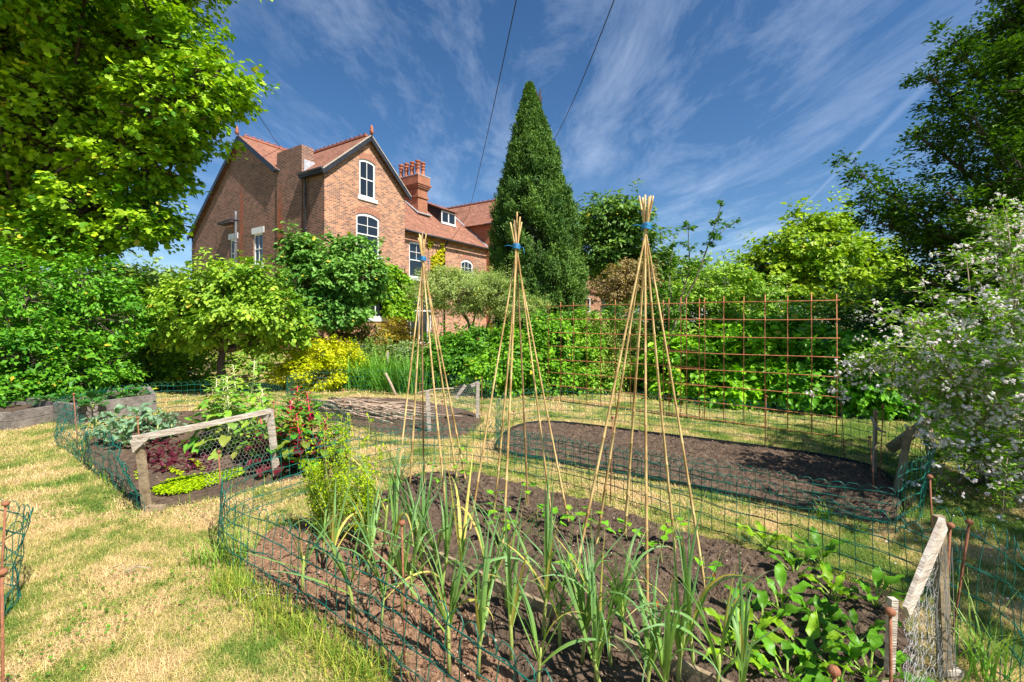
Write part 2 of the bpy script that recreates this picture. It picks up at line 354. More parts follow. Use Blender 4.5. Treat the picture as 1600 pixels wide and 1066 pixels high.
def blade_mat():
    m = bpy.data.materials.new('lawn_blades'); m.use_nodes = True
    t = m.node_tree; b = t.nodes['Principled BSDF']; b.inputs['Roughness'].default_value = 0.6; b.inputs['Specular IOR Level'].default_value = 0.2
    f, v = lawn_nodes(t)
    a = N(t, 'ShaderNodeAttribute', attribute_name='leafcol')   # R = random per blade
    sp = N(t, 'ShaderNodeSeparateColor'); t.links.new(a.outputs['Color'], sp.inputs[0])
    mm = N(t, 'ShaderNodeMath', operation='MULTIPLY_ADD'); t.links.new(sp.outputs[0], mm.inputs[0]); mm.inputs[1].default_value = 0.20; t.links.new(f, mm.inputs[2])
    cr = N(t, 'ShaderNodeValToRGB'); e = cr.color_ramp.elements
    e[0].position = 0.53; e[0].color = (0.80, 0.60, 0.30, 1); e[1].position = 0.70; e[1].color = (0.16, 0.28, 0.04, 1)
    x = e.new(0.61); x.color = (0.56, 0.50, 0.13, 1)
    t.links.new(mm.outputs[0], cr.inputs[0])
    mu = N(t, 'ShaderNodeHueSaturation'); t.links.new(cr.outputs[0], mu.inputs['Color'])
    mr = N(t, 'ShaderNodeMapRange'); mr.inputs[3].default_value = 0.6; mr.inputs[4].default_value = 1.25; t.links.new(sp.outputs[1], mr.inputs[0]); t.links.new(mr.outputs[0], mu.inputs['Value'])
    t.links.new(mu.outputs[0], b.inputs['Base Color'])
    tr = N(t, 'ShaderNodeBsdfTranslucent'); t.links.new(mu.outputs[0], tr.inputs[0])
    ms = N(t, 'ShaderNodeMixShader'); ms.inputs[0].default_value = 0.25
    t.links.new(b.outputs[0], ms.inputs[1]); t.links.new(tr.outputs[0], ms.inputs[2]); t.links.new(ms.outputs[0], t.nodes['Material Output'].inputs[0])
    return m
M_lawn = lawn_mat(); M_blade = blade_mat()
M_soil = mat('dark_garden_soil', (0.052, 0.035, 0.024), 0.95, col2=(0.185, 0.128, 0.088), scale=16, bump=1.0, bscale=90, detail=9, spec=0.15, c1=0.3, c2=0.72)
M_mulch = mat('red_brown_mulch', (0.14, 0.075, 0.045), 0.95, col2=(0.38, 0.23, 0.14), scale=22, bump=1.0, bscale=110, detail=9, spec=0.15, c1=0.3, c2=0.7)

# ------------------------------------------------------------------ ground
gv = [(-900, -60, 0), (900, -60, 0), (900, 1500, 0), (-900, 1500, 0)]
npmesh('ground', gv, [np.array([(0, 1, 2, 3)])], M_lawn, kind='structure')

def poly_sd(P, poly):
    """signed distance to polygon boundary (positive inside)"""
    poly = np.array(poly)[:, :2]; n = len(poly); inside = np.zeros(len(P), bool); dmin = np.full(len(P), 1e9)
    for i in range(n):
        a = poly[i]; b = poly[(i + 1) % n]
        ab_ = b - a; tt = np.clip(((P - a) @ ab_) / (ab_ @ ab_), 0, 1)
        d = np.linalg.norm(P - (a + tt[:, None] * ab_), axis=1); dmin = np.minimum(dmin, d)
        c = ((a[1] > P[:, 1]) != (b[1] > P[:, 1])) & (P[:, 0] < (b[0] - a[0]) * (P[:, 1] - a[1]) / (b[1] - a[1] + 1e-12) + a[0])
        inside ^= c
    return np.where(inside, dmin, -dmin)
def smooth_poly(pts, n=2):
    P = [np.array(p[:2], float) for p in pts]
    for _ in range(n):
        Q = []
        for i in range(len(P)):
            a, b = P[i], P[(i + 1) % len(P)]; Q += [a * 0.75 + b * 0.25, a * 0.25 + b * 0.75]
        P = Q
    return np.array(P)
BEDS = []
def soil_h(P, poly, amp, base):
    sd = poly_sd(P, poly); sd = sd + 0.10 * fbm(np.c_[P * 2.3, np.zeros(len(P))], 2) + 0.10 * fbm(np.c_[P * 9, np.ones(len(P))], 2)
    e = np.clip(sd / 0.10, -1, 1)
    P3 = np.c_[P, np.zeros(len(P))]
    h = base * np.clip(e, 0, 1) ** 0.6 + amp * (fbm(P3 * 9, 4) + 0.9 * fbm(P3 * 27 + 5, 3) + 0.5 * np.abs(fbm(P3 * 60, 2))) * np.clip(e, 0, 1)
    return np.where(e > 0, h, e * 0.05), sd
def soil_bed(name, pts, step, amp=0.05, base=0.035, m=M_soil, nclod=6000, clod=0.012, **k):
    poly = smooth_poly(pts); BEDS.append(poly)
    x0, y0 = poly.min(0) - 0.05; x1, y1 = poly.max(0) + 0.05
    xs = np.arange(x0, x1, step); ys = np.arange(y0, y1, step)
    X, Y = np.meshgrid(xs, ys); P = np.c_[X.ravel(), Y.ravel()]
    P = P + (rng.random(P.shape) - 0.5) * step * 0.5
    h, sd = soil_h(P, poly, amp, base)
    V = np.c_[P, h]; nx, ny = len(xs), len(ys)
    idx = np.arange(nx * ny).reshape(ny, nx)
    Q = np.stack([idx[:-1, :-1], idx[:-1, 1:], idx[1:, 1:], idx[1:, :-1]], -1).reshape(-1, 4)
    Q = Q[(sd[Q] > -step * 1.6).all(1)]
    used = np.unique(Q); mp_ = -np.ones(len(V), int); mp_[used] = np.arange(len(used))
    o = npmesh(name, V[used], [mp_[Q]], m, smooth=False, kind='structure', **k)
    # loose crumbs
    C = np.c_[rng.uniform(x0, x1, nclod), rng.uniform(y0, y1, nclod)]
    hh, s2 = soil_h(C, poly, amp, base); ok = s2 > 0.02; C = np.c_[C, hh][ok]
    octa = np.array([(1,0,0),(-1,0,0),(0,1,0),(0,-1,0),(0,0,1),(0,0,-1)], float)
    of = np.array([(0,2,4),(2,1,4),(1,3,4),(3,0,4),(2,0,5),(1,2,5),(3,1,5),(0,3,5)])
    sz = clod * rng.uniform(0.3, 1.0, len(C)) ** 1.5 * np.where(rng.random(len(C)) < 0.02, 2.2, 1.0)
    Vc = (octa[None] * (0.6 + 0.8 * rng.random((len(C), 6, 1)))) * sz[:, None, None]
    a = rng.uniform(0, 2 * PI, len(C)); ca, sa = np.cos(a)[:, None], np.sin(a)[:, None]
    Vc = np.stack([Vc[..., 0] * ca - Vc[..., 1] * sa, Vc[..., 0] * sa + Vc[..., 1] * ca, Vc[..., 2] * 0.8], -1) + C[:, None]
    Fc = (of[None] + (np.arange(len(C)) * 6)[:, None, None]).reshape(-1, 3)
    npmesh('soil_crumbs', Vc.reshape(-1, 3), [Fc], m, kind='stuff', label='loose crumbs lying on the ' + k.get('label', 'soil'), cat='soil')
    return poly
def G(*pp): return [gp(x, y) for x, y in pp]
p_front = soil_bed('soil', G((590,772),(640,742),(740,738),(860,768),(990,806),(1120,848),(1250,882),(1400,935),(1440,1000),(1440,1240),(1000,1240),(760,1066),(668,890),(600,850),(575,810)), 0.016, 0.06, 0.045, nclod=16000, label='dark soil of the nearest bed under the cane wigwams', cat='soil')
p_mulch = soil_bed('mulch', G((430,825),(575,805),(640,868),(762,932),(905,1004),(1100,1085),(1180,1240),(800,1240),(560,1042),(395,930),(385,860)), 0.016, 0.09, 0.03, M_mulch, nclod=14000, clod=0.016, label='red-brown mulch under the leek rows', cat='soil')
p_left = soil_bed('soil', G((120,690),(230,650),(330,640),(470,668),(535,705),(520,742),(440,752),(330,782),(225,800),(150,745)), 0.03, 0.04, 0.03, nclod=7000, label='grey-brown soil of the left bed behind the broken gate frame', cat='soil')
p_mid = soil_bed('soil', G((470,640),(520,622),(620,622),(700,634),(760,650),(745,676),(690,690),(600,680),(500,655)), 0.04, 0.03, 0.03, nclod=3000, clod=0.02, label='bare soil of the far middle bed around the stick pile', cat='soil')
p_right = soil_bed('soil', G((768,702),(800,668),(860,660),(1000,678),(1180,700),(1330,722),(1400,748),(1420,800),(1400,826),(1280,806),(1150,778),(1000,748),(860,722),(790,712)), 0.024, 0.05, 0.035, nclod=12000, clod=0.014, label='dark soil of the long bed in front of the rusty mesh', cat='soil')

# ------------------------------------------------------------------ lawn blades
def blades(name, XY, hgt, wid, matl, lean=1.1, col=None, **k):
    n = len(XY); ang = rng.uniform(0, 2 * PI, n); ln = np.abs(rng.normal(lean, 0.45, n))
    d = np.c_[np.cos(ang), np.sin(ang)]; sd = np.c_[-d[:, 1], d[:, 0]]
    h = hgt * rng.uniform(0.5, 1.3, n); wv = wid * rng.uniform(0.6, 1.3, n)
    b0 = np.c_[XY, np.zeros(n)]
    mid = b0 + np.c_[d * (h * 0.45 * np.sin(ln * 0.6))[:, None], h * 0.5 * np.cos(ln * 0.6)]
    tip = mid + np.c_[d * (h * 0.55 * np.sin(np.minimum(ln * 1.2, 1.7)))[:, None], h * 0.5 * np.cos(np.minimum(ln * 1.2, 1.75))]
    tip[:, 2] = np.maximum(tip[:, 2], 0.004)
    s3 = np.c_[sd, np.zeros(n)] * wv[:, None] / 2
    V = np.stack([b0 - s3, b0 + s3, mid + s3 * 0.8, mid - s3 * 0.8, tip], 1).reshape(-1, 3)
    o = np.arange(n)[:, None] * 5
    c = rng.random((n, 3)) if col is None else col
    return npmesh(name, V, [o + np.array([[0, 1, 2, 3]]), o + np.array([[3, 2, 4]])], matl, col=np.concatenate([c, c]), **k)
def outside_beds(P, m=0.0):
    ok = np.ones(len(P), bool)
    for b in BEDS: ok &= poly_sd(P, b) < m
    return ok
def scatter_view(n, y0, y1, pmin=-60, pmax=1660):
    """ground points spread evenly over the view wedge between two depths"""
    Y = np.sqrt(rng.uniform(y0 ** 2, y1 ** 2, n)); px = rng.uniform(pmin, pmax, n)
    return np.c_[(px - 800) / F * Y, Y]
P1 = scatter_view(330000, 1.7, 3.6); P2 = scatter_view(230000, 3.6, 7.0); P3 = scatter_view(60000, 7.0, 14)
for (Pp, hh, ww, nm) in ((P1, 0.042, 0.0020, 'nearest'), (P2, 0.048, 0.0036, 'middle'), (P3, 0.07, 0.012, 'far')):
    Pp = Pp[outside_beds(Pp, 0.01)]
    blades('grass', Pp, hh, ww, M_blade, 1.25, kind='stuff', label='short straw-and-green lawn grass, the %s stretch' % nm, cat='grass')
# longer green fringe round the bed edges
fr = []
for b in BEDS:
    n = len(b)
    for i in range(n):
        a, c = b[i], b[(i + 1) % n]; L = np.linalg.norm(c - a); k = int(L * 260)
        tt = rng.random((k, 1)); q_ = a + (c - a) * tt; nn = np.array([(c - a)[1], -(c - a)[0]]) / max(L, 1e-6)
        fr.append(q_ + nn * np.abs(rng.normal(0, 0.06, (k, 1))) * 1.0 + rng.normal(0, 0.01, (k, 2)))
fr = np.concatenate(fr); fr = fr[outside_beds(fr, 0.01)]
dens = vnoise(np.c_[fr * 2.1, np.zeros(len(fr))]); fr = fr[(dens > 0.42) & (fr[:, 1] < 8)]
cg = np.array([0.15, 0.27, 0.04]) * rng.uniform(0.6, 1.5, (len(fr), 1)) + np.array([0.18, 0.12, 0.02]) * rng.random((len(fr), 1)) ** 3
blades('grass', fr, 0.13, 0.0045, M_grassb, 0.5, col=cg, kind='stuff', label='longer green grass fringing the bed edges', cat='grass')
tl = G((345,905),(370,925),(420,960),(480,1000),(540,1045),(600,1066)); tuft = []
for a, c in zip(tl[:-1], tl[1:]):
    tt = rng.random((420, 1)); q_ = np.array(a)[None, :2] * (1 - tt) + np.array(c)[None, :2] * tt
    tuft.append(q_ + rng.normal(0, 0.055, (420, 2)))
tuft = np.concatenate(tuft)
cg = np.array([0.14, 0.25, 0.035]) * rng.uniform(0.6, 1.5, (len(tuft), 1)) + np.array([0.50, 0.32, 0.10]) * rng.random((len(tuft), 1)) ** 2.5
blades('grass', tuft, 0.115, 0.0035, M_grassb, 0.75, col=cg, kind='stuff', label='long green grass growing through the foot of the nearest wire fence', cat='grass')

# ------------------------------------------------------------------ foliage tools
T_DIAM = (np.array([(0, 0, 0), (0.5, 0.42, 0.10), (0, 1, -0.06), (-0.5, 0.42, 0.10)]), [(0, 1, 2), (0, 2, 3)])
T_OVAL = (np.array([(0, 0, 0), (0.42, 0.28, 0.10), (0.36, 0.68, 0.06), (0, 1, -0.10), (-0.36, 0.68, 0.06), (-0.42, 0.28, 0.10), (0, 0.5, 0)]),
          [(0, 1, 6), (1, 2, 6), (2, 3, 6), (3, 4, 6), (4, 5, 6), (5, 0, 6)])
T_PALM = (np.array([(0, 0, 0), (0.30, 0.10, 0.02), (0.62, 0.42, 0.08), (0.30, 0.50, 0.03), (0.34, 0.86, 0.02), (0, 1.05, -0.05), (-0.34, 0.86, 0.02), (-0.30, 0.50, 0.03), (-0.62, 0.42, 0.08), (-0.30, 0.10, 0.02)]),
          [(0, 1, 2, 3), (0, 3, 4, 5), (0, 5, 6, 7), (0, 7, 8, 9)])
def leaf_arrays(P, Nn, D, size, wid, tmpl):
    """P positions, Nn normals, D directions (unit-ish)"""
    D = D - (D * Nn).sum(1, keepdims=True) * Nn; D /= np.maximum(np.linalg.norm(D, axis=1, keepdims=True), 1e-6)
    S = np.cross(D, Nn); T, Fs = tmpl
    V = P[:, None] + (S[:, None] * T[None, :, 0:1] * wid + D[:, None] * T[None, :, 1:2] + Nn[:, None] * T[None, :, 2:3]) * size[:, None, None]
    return V.reshape(-1, 3), [np.array([f for f in Fs if len(f) == kk]) for kk in sorted(set(map(len, Fs)))], len(T)
def make_leaves(name, P, Nn, D, size, wid, tmpl, cols, matl, parent, **k):
    V, FL, nv = leaf_arrays(P, Nn, D, size, wid, tmpl); n = len(P); off = (np.arange(n) * nv)[:, None, None]
    polys = [(f[None] + off).reshape(-1, f.shape[1]) for f in FL]
    col = np.concatenate([np.repeat(cols, len(f), axis=0) for f in FL])
    return npmesh(name, V, polys, matl, parent, col=col, **k)
def unit(a): return a / np.maximum(np.linalg.norm(a, axis=1, keepdims=True), 1e-9)
def rdir(n): return unit(rng.normal(size=(n, 3)))

def crown_points(blobs, nclump, cr, nleaf, flat=0.6, inner=0.45, sweep=0.0):
    """clumps near the skin of a set of ellipsoids, leaves round each clump"""
    B = np.array([[*b[0], *b[1]] for b in blobs], float)
    wgt = (B[:, 3] * B[:, 5] + B[:, 3] * B[:, 4] + B[:, 4] * B[:, 5]); wgt /= wgt.sum()
    k = rng.choice(len(B), nclump, p=wgt); d = rdir(nclump)
    r = inner + (1 - inner) * rng.random(nclump) ** 0.6
    r *= 1 + 0.35 * (vnoise(d * 2.3 + k[:, None] * 3.7) - 0.5) * 2
    C = B[k, :3] + d * r[:, None] * B[k, 3:]
    rr = cr * rng.uniform(0.5, 1.35, nclump)
    i = np.repeat(np.arange(nclump), nleaf)
    dd = rdir(len(i)); rad = rng.random(len(i)) ** 0.5
    off = dd * (rad * rr[i])[:, None]; off[:, 2] *= flat
    el_ = np.where(rng.random(nclump) < 0.22, rng.uniform(0.5, 1.5, nclump), 0.0); ax = unit(d * [0.8, 0.8, 0.3] + rng.normal(0, 0.35, (nclump, 3)) + (0, 0, 0.35))
    off = off * (1 - 0.35 * (el_ > 0))[i][:, None] + ax[i] * (rng.random(len(i)) * el_[i] * rr[i] * 1.5)[:, None]
    P = C[i] + off
    outw = unit(P - B[k[i], :3])
    return P, outw, i, C, k, B
def tree(name, label, cat, base, blobs, nclump, cr, nleaf, leaf, wid, c1, c2, trunk_r=0.12, matl=None, tmpl=T_DIAM, flat=0.6, inner=0.45, up=0.9, bark=None, group=None,
         limbs=True, split=None, jit=0.22, twigs=0.35, noisep=0.9, flowers=None, nstem=1, droop=0.3, parts=('trunk', 'crown'), skirt=0.5, limbk=1.0):
    base = Vector(base)
    if nstem > 1:
        xs_ = [b[0] for b in blobs]; base = Vector((sum(p[0] for p in xs_) / len(xs_), sum(p[1] for p in xs_) / len(xs_), 0))
        extra = []
        for (c_, r_) in blobs:
            if c_[2] - r_[2] * 0.75 > 0.25 and c_[2] < 2.6 and skirt: extra.append(((c_[0], c_[1] - skirt, max(0.35, r_[2] * 0.45)), (r_[0] * 0.95, r_[1] * 0.8, max(0.5, (c_[2] - r_[2] * 0.5) * 0.75))))
        nclump = int(nclump * (1 + 0.8 * len(extra) / len(blobs))); blobs = blobs + extra
    root = empty(name, base, label=label, cat=cat, group=group)
    bl = [((b[0][0] - base.x, b[0][1] - base.y, b[0][2] - base.z), b[1]) for b in blobs]
    P, outw, ci, C, k, B = crown_points(bl, nclump, cr, nleaf, flat, inner)
    ok = P[:, 2] > 0.02; P, outw, ci = P[ok], outw[ok], ci[ok]; n = len(P)
    Nn = unit(outw * 0.55 + np.array([0, 0, up]) + rng.normal(0, 0.5, (n, 3)))
    D = unit(outw + rdir(n) * 0.8 + np.array([0, 0, -droop]))
    c1, c2 = np.array(c1), np.array(c2)
    tmix = np.clip(0.5 + noisep * (fbm(P * 1.1 + 3, 3)) * 1.6 + rng.normal(0, jit, n) + 0.25 * (rng.random(len(C))[ci] - 0.5), 0, 1)[:, None]
    cols = (c1 * (1 - tmix) + c2 * tmix) * rng.uniform(0.75, 1.2, (n, 1))
    size = leaf * np.clip(rng.lognormal(-0.08, 0.32, n), 0.4, 1.9)
    old = rng.random((n, 1)) < 0.015; cols = np.where(old, np.array((0.42, 0.36, 0.05)), cols)
    m = MB()
    cen = B[:, :3]; top = cen.mean(0)
    for sidx in range(nstem):
        o0 = np.array([rng.normal(0, 0.12 * (nstem > 1)), rng.normal(0, 0.12 * (nstem > 1)), -0.03])
        j = sidx % len(cen) if nstem > 1 else None
        tgt = top if j is None else cen[j]
        fork = o0 + (tgt - o0) * (0.55 if limbs else 0.9); fork[:2] = o0[:2] + (tgt[:2] - o0[:2]) * 0.3
        pts = [o0 + (fork - o0) * t_ + np.array([math.sin(t_ * 5 + sidx) * 0.04, math.cos(t_ * 4) * 0.03, 0]) * (t_ * (1 - t_)) * 4 * trunk_r * 8 for t_ in np.linspace(0, 1, 7)]
        m.tube(pts, np.linspace(trunk_r * 1.25, trunk_r * 0.7, 7), 8)
        if limbs:
            for bi, c_ in enumerate(cen):
                if nstem > 1 and bi % nstem != sidx: continue
                mid = (fork + c_) / 2 + rng.normal(0, 0.08, 3) * np.linalg.norm(c_ - fork)
                m.tube([fork, fork * 0.5 + mid * 0.5 + rng.normal(0, 0.02, 3), mid, mid * 0.4 + c_ * 0.6, c_], np.linspace(trunk_r * 0.6, trunk_r * 0.22, 5) * limbk, 6)
    sel = np.where(rng.random(len(C)) < twigs)[0]
    for s_ in sel:
        c0 = B[k[s_], :3]; e = C[s_]; mid = (c0 + e) / 2 + rng.normal(0, 0.1, 3) * np.linalg.norm(e - c0)
        m.tube([c0, mid, e], [trunk_r * 0.18, trunk_r * 0.1, trunk_r * 0.03 + 0.002], 4, caps=False)
    m.build(parts[0], bark or M_bark, root, smooth=True)
    make_leaves(parts[1], P, Nn, D, size, wid, tmpl, cols, matl or M_leaf, root)
    if flowers:
        fn, fs, fc, pm = flowers
        pick = rng.choice(len(C), fn); fp = C[pick] + rdir(fn) * np.array([cr, cr, cr * flat]) * rng.uniform(0.7, 1.1, (fn, 1))
        fp = np.repeat(fp, 5, axis=0) + rng.normal(0, fs * 0.9, (fn * 5, 3)); nf = len(fp)
        make_leaves('blossom', fp, unit(rdir(nf) + np.array([0, -0.5, 0.8])), rdir(nf), np.full(nf, fs) * rng.uniform(0.7, 1.3, nf), 0.9, T_DIAM, np.array(fc) * rng.uniform(0.8, 1.1, (nf, 1)), M_petal, root)
    return root
def bl(px, py, Y, rx, rz, ry=None):
    s = Y / F; c = at(px, py, Y)
    return ((c.x, c.y, c.z), (rx * s, ry if ry else (rx + rz) / 2 * s, rz * s))
# ------------------------------------------------------------------ the brick house
HA = math.atan2(.84, .54)
house = empty('brick_house', (-9.48, 23.0, 0), HA, label='large red brick house with clay tiled gables, white sash windows and tall chimney', cat='house')
def arch_pts(u0, u1, z0, z1, rise):
    if rise <= 0: return [(u0, z0), (u1, z0), (u1, z1), (u0, z1)]
    w_ = (u1 - u0) / 2; r = (w_ * w_ + rise * rise) / (2 * rise); cu = (u0 + u1) / 2; cz = z1 - r
    a0 = math.asin(w_ / r)
    return [(u0, z0), (u1, z0)] + [(cu + r * math.sin(a), cz + r * math.cos(a)) for a in np.linspace(a0, -a0, 9)]
def wall(name, outline, holes, mp_, m, parent, reveal=0.13, soff=0.0, **k):
    polys = [[Vector((u, z, 0)) for u, z in outline]] + [[Vector((u, z, 0)) for u, z in h] for h in holes]
    tri = tessellate_polygon(polys); flat_ = [p for pl in polys for p in pl]
    V = [mp_(p.x, 0, p.y) for p in flat_]; T = []; UV = []
    n0 = (Vector(mp_(0, 1, 0)) - Vector(mp_(0, 0, 0)))
    for t_ in tri:
        a, b, c = [Vector(V[i]) for i in t_]
        if (b - a).cross(c - a).dot(n0) < 0: t_ = (t_[0], t_[2], t_[1])
        T.append(t_)
        UV += [(flat_[i].x + soff, flat_[i].y) for i in t_]
    Q = []; UVq = []
    for h in holes:
        for i in range(len(h)):
            a, b = h[i], h[(i + 1) % len(h)]; n = len(V)
            V += [mp_(a[0], 0, a[1]), mp_(b[0], 0, b[1]), mp_(b[0], -reveal, b[1]), mp_(a[0], -reveal, a[1])]
            Q.append((n, n + 1, n + 2, n + 3)); UVq += [(a[0], a[1]), (b[0], b[1]), (b[0] + reveal, b[1]), (a[0] + reveal, a[1])]
    polyl = [np.array(T)] + ([np.array(Q)] if Q else [])
    return npmesh(name, V, polyl, m, parent, uv=UV + UVq, **k)
def ring(mb, A, B, mp_, o0, o1):
    """solid ring between outlines A (outer) and B (inner), from depth o0 to o1"""
    n = len(A); V = [mp_(p[0], o1, p[1]) for p in A] + [mp_(p[0], o1, p[1]) for p in B] + [mp_(p[0], o0, p[1]) for p in A] + [mp_(p[0], o0, p[1]) for p in B]
    Fs = []
    for i in range(n):
        j = (i + 1) % n
        Fs += [(i, j, n + j, n + i), (n + i, n + j, 3 * n + j, 3 * n + i), (2 * n + i, 3 * n + i, 3 * n + j, 2 * n + j), (i, 2 * n + i, 2 * n + j, j)]
    mb.add(V, Fs)
def wbox(mb, mp_, u0, u1, o0, o1, z0, z1):
    V = [mp_(u, o, z) for z in (z0, z1) for u, o in ((u0, o0), (u1, o0), (u1, o1), (u0, o1))]
    mb.add(V, [(0,3,2,1),(4,5,6,7),(0,1,5,4),(1,2,6,5),(2,3,7,6),(3,0,4,7)])
def window(u0, u1, z0, z1, rise, mp_, bars, sill=True, arch=True, lintel=False, label=None):
    """bars: list of ('v'|'h', fraction, from, to)"""
    A = arch_pts(u0, u1, z0, z1, rise); f = 0.1; B = arch_pts(u0 + f, u1 - f, z0 + f, z1 - f - rise * 0.4, max(rise * 0.6, 0) if rise else 0)
    mb = MB(); ring(mb, A, B, mp_, -0.12, -0.045)
    W, H = u1 - u0 - 2 * f, z1 - z0 - 2 * f - rise * 0.5
    for kind, fr_, a, b, th in bars:
        if kind == 'v':
            u = u0 + f + W * fr_; wbox(mb, mp_, u - th / 2, u + th / 2, -0.105, -0.06, z0 + f + H * a, z0 + f + (H + (rise * 0.45 if b >= 1 else 0)) * b)
        else:
            z = z0 + f + H * fr_; wbox(mb, mp_, u0 + f + W * a, u0 + f + W * b, -0.108, -0.054, z - th / 2, z + th / 2)
    fr_o = mb.build('window', M_white, house, label=label)
    cen = (sum(p[0] for p in B) / len(B), sum(p[1] for p in B) / len(B))
    Vp = [mp_(p[0], -0.088, p[1]) for p in arch_pts(u0 + 0.05, u1 - 0.05, z0 + 0.05, z1 - 0.05, rise)]
    npmesh('pane', Vp, [np.array([list(range(len(Vp)))])], M_glass, fr_o)
    if sill:
        s = MB(); wbox(s, mp_, u0 - 0.12, u1 + 0.12, -0.1, 0.07, z0 - 0.2, z0 + 0.005); s.build('sill', M_white, fr_o)
    if lintel:
        s = MB(); wbox(s, mp_, u0 - 0.16, u1 + 0.16, -0.04, 0.03, z1 - 0.01, z1 + 0.34); s.build('lintel', M_white, fr_o)
    if arch and rise:
        Lo = arch_pts(u0, u1, z0, z1, rise)[2:]; cu = (u0 + u1) / 2; r = (((u1 - u0) / 2) ** 2 + rise ** 2) / (2 * rise); cz = z1 - r
        Ou = [(cu + (p[0] - cu) * (r + 0.32) / r, cz + (p[1] - cz) * (r + 0.32) / r) for p in Lo]
        V = [mp_(p[0], 0.004, p[1]) for p in Lo + Ou]; n = len(Lo)
        Fq = np.array([(i, i + 1, n + i + 1, n + i) for i in range(n - 1)])
        uv = [((0.0 if j in (0, 1) else 0.32), (i + (1 if j in (1, 2) else 0)) * 0.165) for i in range(n - 1) for j in range(4)]
        npmesh('arch', V, [Fq], M_brickA, fr_o, uv=uv)
    return fr_o
mF = lambda u, o, z: (u, -o, z)
mS = lambda u, o, z: (-o, u, z)
mW = lambda u, o, z: (u, 0.5 - o, z)
mC = lambda u, o, z: (14.6 - o, u, z)
SB = [('h', 0.5, 0, 1, 0.06), ('v', 0.5, 0, 1, 0.035)]
# front gable wall
h1 = (2.15, 3.25, 8.50, 10.62, 0.13); h2 = (1.95, 3.55, 5.35, 7.65, 0.19); h3 = (2.3, 4.3, 1.85, 3.9, 0.2)
def hole(h): return arch_pts(*h)
wall('wall', [(0, 0), (5.5, 0), (5.5, 9.35), (2.75, 11.8), (0, 9.35)], [hole(h1), hole(h2), hole(h3)], mF, M_brickF, house, label='orange brick gable wall in full sun')
window(*h1, mF, SB, label='tall arched sash window high in the gable')
window(*h2, mF, [('h', 0.5, 0, 1, 0.06), ('h', 0.75, 0, 1, 0.035), ('v', 0.5, 0.5, 1, 0.035)], label='arched sash window behind the small tree')
window(*h3, mF, [('v', 0.5, 0, 1, 0.05)], label='ground-floor window half hidden by shrubs')
# side wall with its own gable
s1 = (5.72, 6.72, 4.95, 6.75, 0); s2 = (8.62, 9.42, 4.95, 6.7, 0)
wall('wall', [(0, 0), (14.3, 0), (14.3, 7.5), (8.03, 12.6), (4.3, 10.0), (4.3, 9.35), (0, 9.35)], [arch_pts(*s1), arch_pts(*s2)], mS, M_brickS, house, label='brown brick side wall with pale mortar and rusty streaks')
for s_ in (s1, s2): window(*s_, mS, [('h', 0.5, 0, 1, 0.06), ('v', 0.5, 0, 1, 0.03)], lintel=True, arch=False)
# remaining outer walls of the main block
wall('wall', [(0.5, 0), (9, 0), (9, 9.35), (0.5, 9.35)], [], lambda u, o, z: (5.5 + o, u, z), M_brickF, house)
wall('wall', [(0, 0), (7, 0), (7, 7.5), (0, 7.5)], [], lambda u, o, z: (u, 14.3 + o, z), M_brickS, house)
wall('wall', [(9, 0), (14.3, 0), (14.3, 7.5), (9, 11.5)], [], lambda u, o, z: (7 + o, u, z), M_brickF, house)
# wing front wall
w1 = (6.35, 7.75, 4.45, 6.75, 0.1); w2 = (6.2, 8.4, 0.25, 3.35, 0.25); w3 = (11.5, 12.9, 4.3, 6.25, 0.25)
wall('wall', [(5.5, 0), (14.6, 0), (14.6, 7.35), (5.5, 7.35)], [arch_pts(*w1), arch_pts(*w2), arch_pts(*w3)], mW, M_brickF, house)
window(*w1, mW, [('h', 0.5, 0, 1, 0.06), ('h', 0.75, 0, 1, 0.03), ('v', 0.5, 0.5, 1, 0.03)])
window(*w2, mW, [('h', 0.72, 0, 1, 0.07), ('v', 0.5, 0, 1, 0.12), ('v', 0.25, 0.72, 1, 0.04), ('v', 0.75, 0.72, 1, 0.04), ('v', 0.12, 0, 0.72, 0.06), ('v', 0.88, 0, 0.72, 0.06)], sill=False, label='white glazed double doors under an arch')
window(*w3, mW, [('h', 0.5, 0, 1, 0.06), ('h', 0.75, 0, 1, 0.03), ('v', 0.33, 0.5, 1, 0.03), ('v', 0.66, 0.5, 1, 0.03)])
# cross wing at the far end
wall('wall', [(0, 0), (9, 0), (9, 9.3), (0, 9.3)], [], mC, M_brickR, house)
cw = (16.6, 17.9, 4.6, 6.8, 0.2)
wall('wall', [(14.6, 0), (20.1, 0), (20.1, 9.3), (17.35, 11.7), (14.6, 9.3)], [arch_pts(*cw)], mF, M_brickF, house)
window(*cw, mF, SB)
def slab(name, pts, th, m, parent, uvax=None, **k):
    """roof slab: pts = eave-a, eave-b, ridge-b, ridge-a (outer face)"""
    P = [np.array(p, float) for p in pts]; nn = np.cross(P[1] - P[0], P[3] - P[0]); nn /= np.linalg.norm(nn)
    if nn[2] < 0: nn = -nn
    Q = [p - nn * th for p in P]; n = len(P)
    e = (P[1] - P[0]) / np.linalg.norm(P[1] - P[0]); s_ = np.cross(nn, e)
    V = P + Q; Fs = [tuple(range(n)), tuple(reversed(range(n, 2 * n)))] + [(i, n + i, n + (i + 1) % n, (i + 1) % n) for i in range(n)]
    big = [f for f in Fs if len(f) == n]
    uv = []; polys = {}
    for f in Fs: polys.setdefault(len(f), []).append(f)
    for kk in polys:
        for f in polys[kk]: uv += [((V[i] - P[0]) @ e, (V[i] - P[0]) @ s_) for i in f]
    return npmesh(name, V, [np.array(polys[kk]) for kk in polys], m, parent, uv=uv, **k)
ov = 0.22
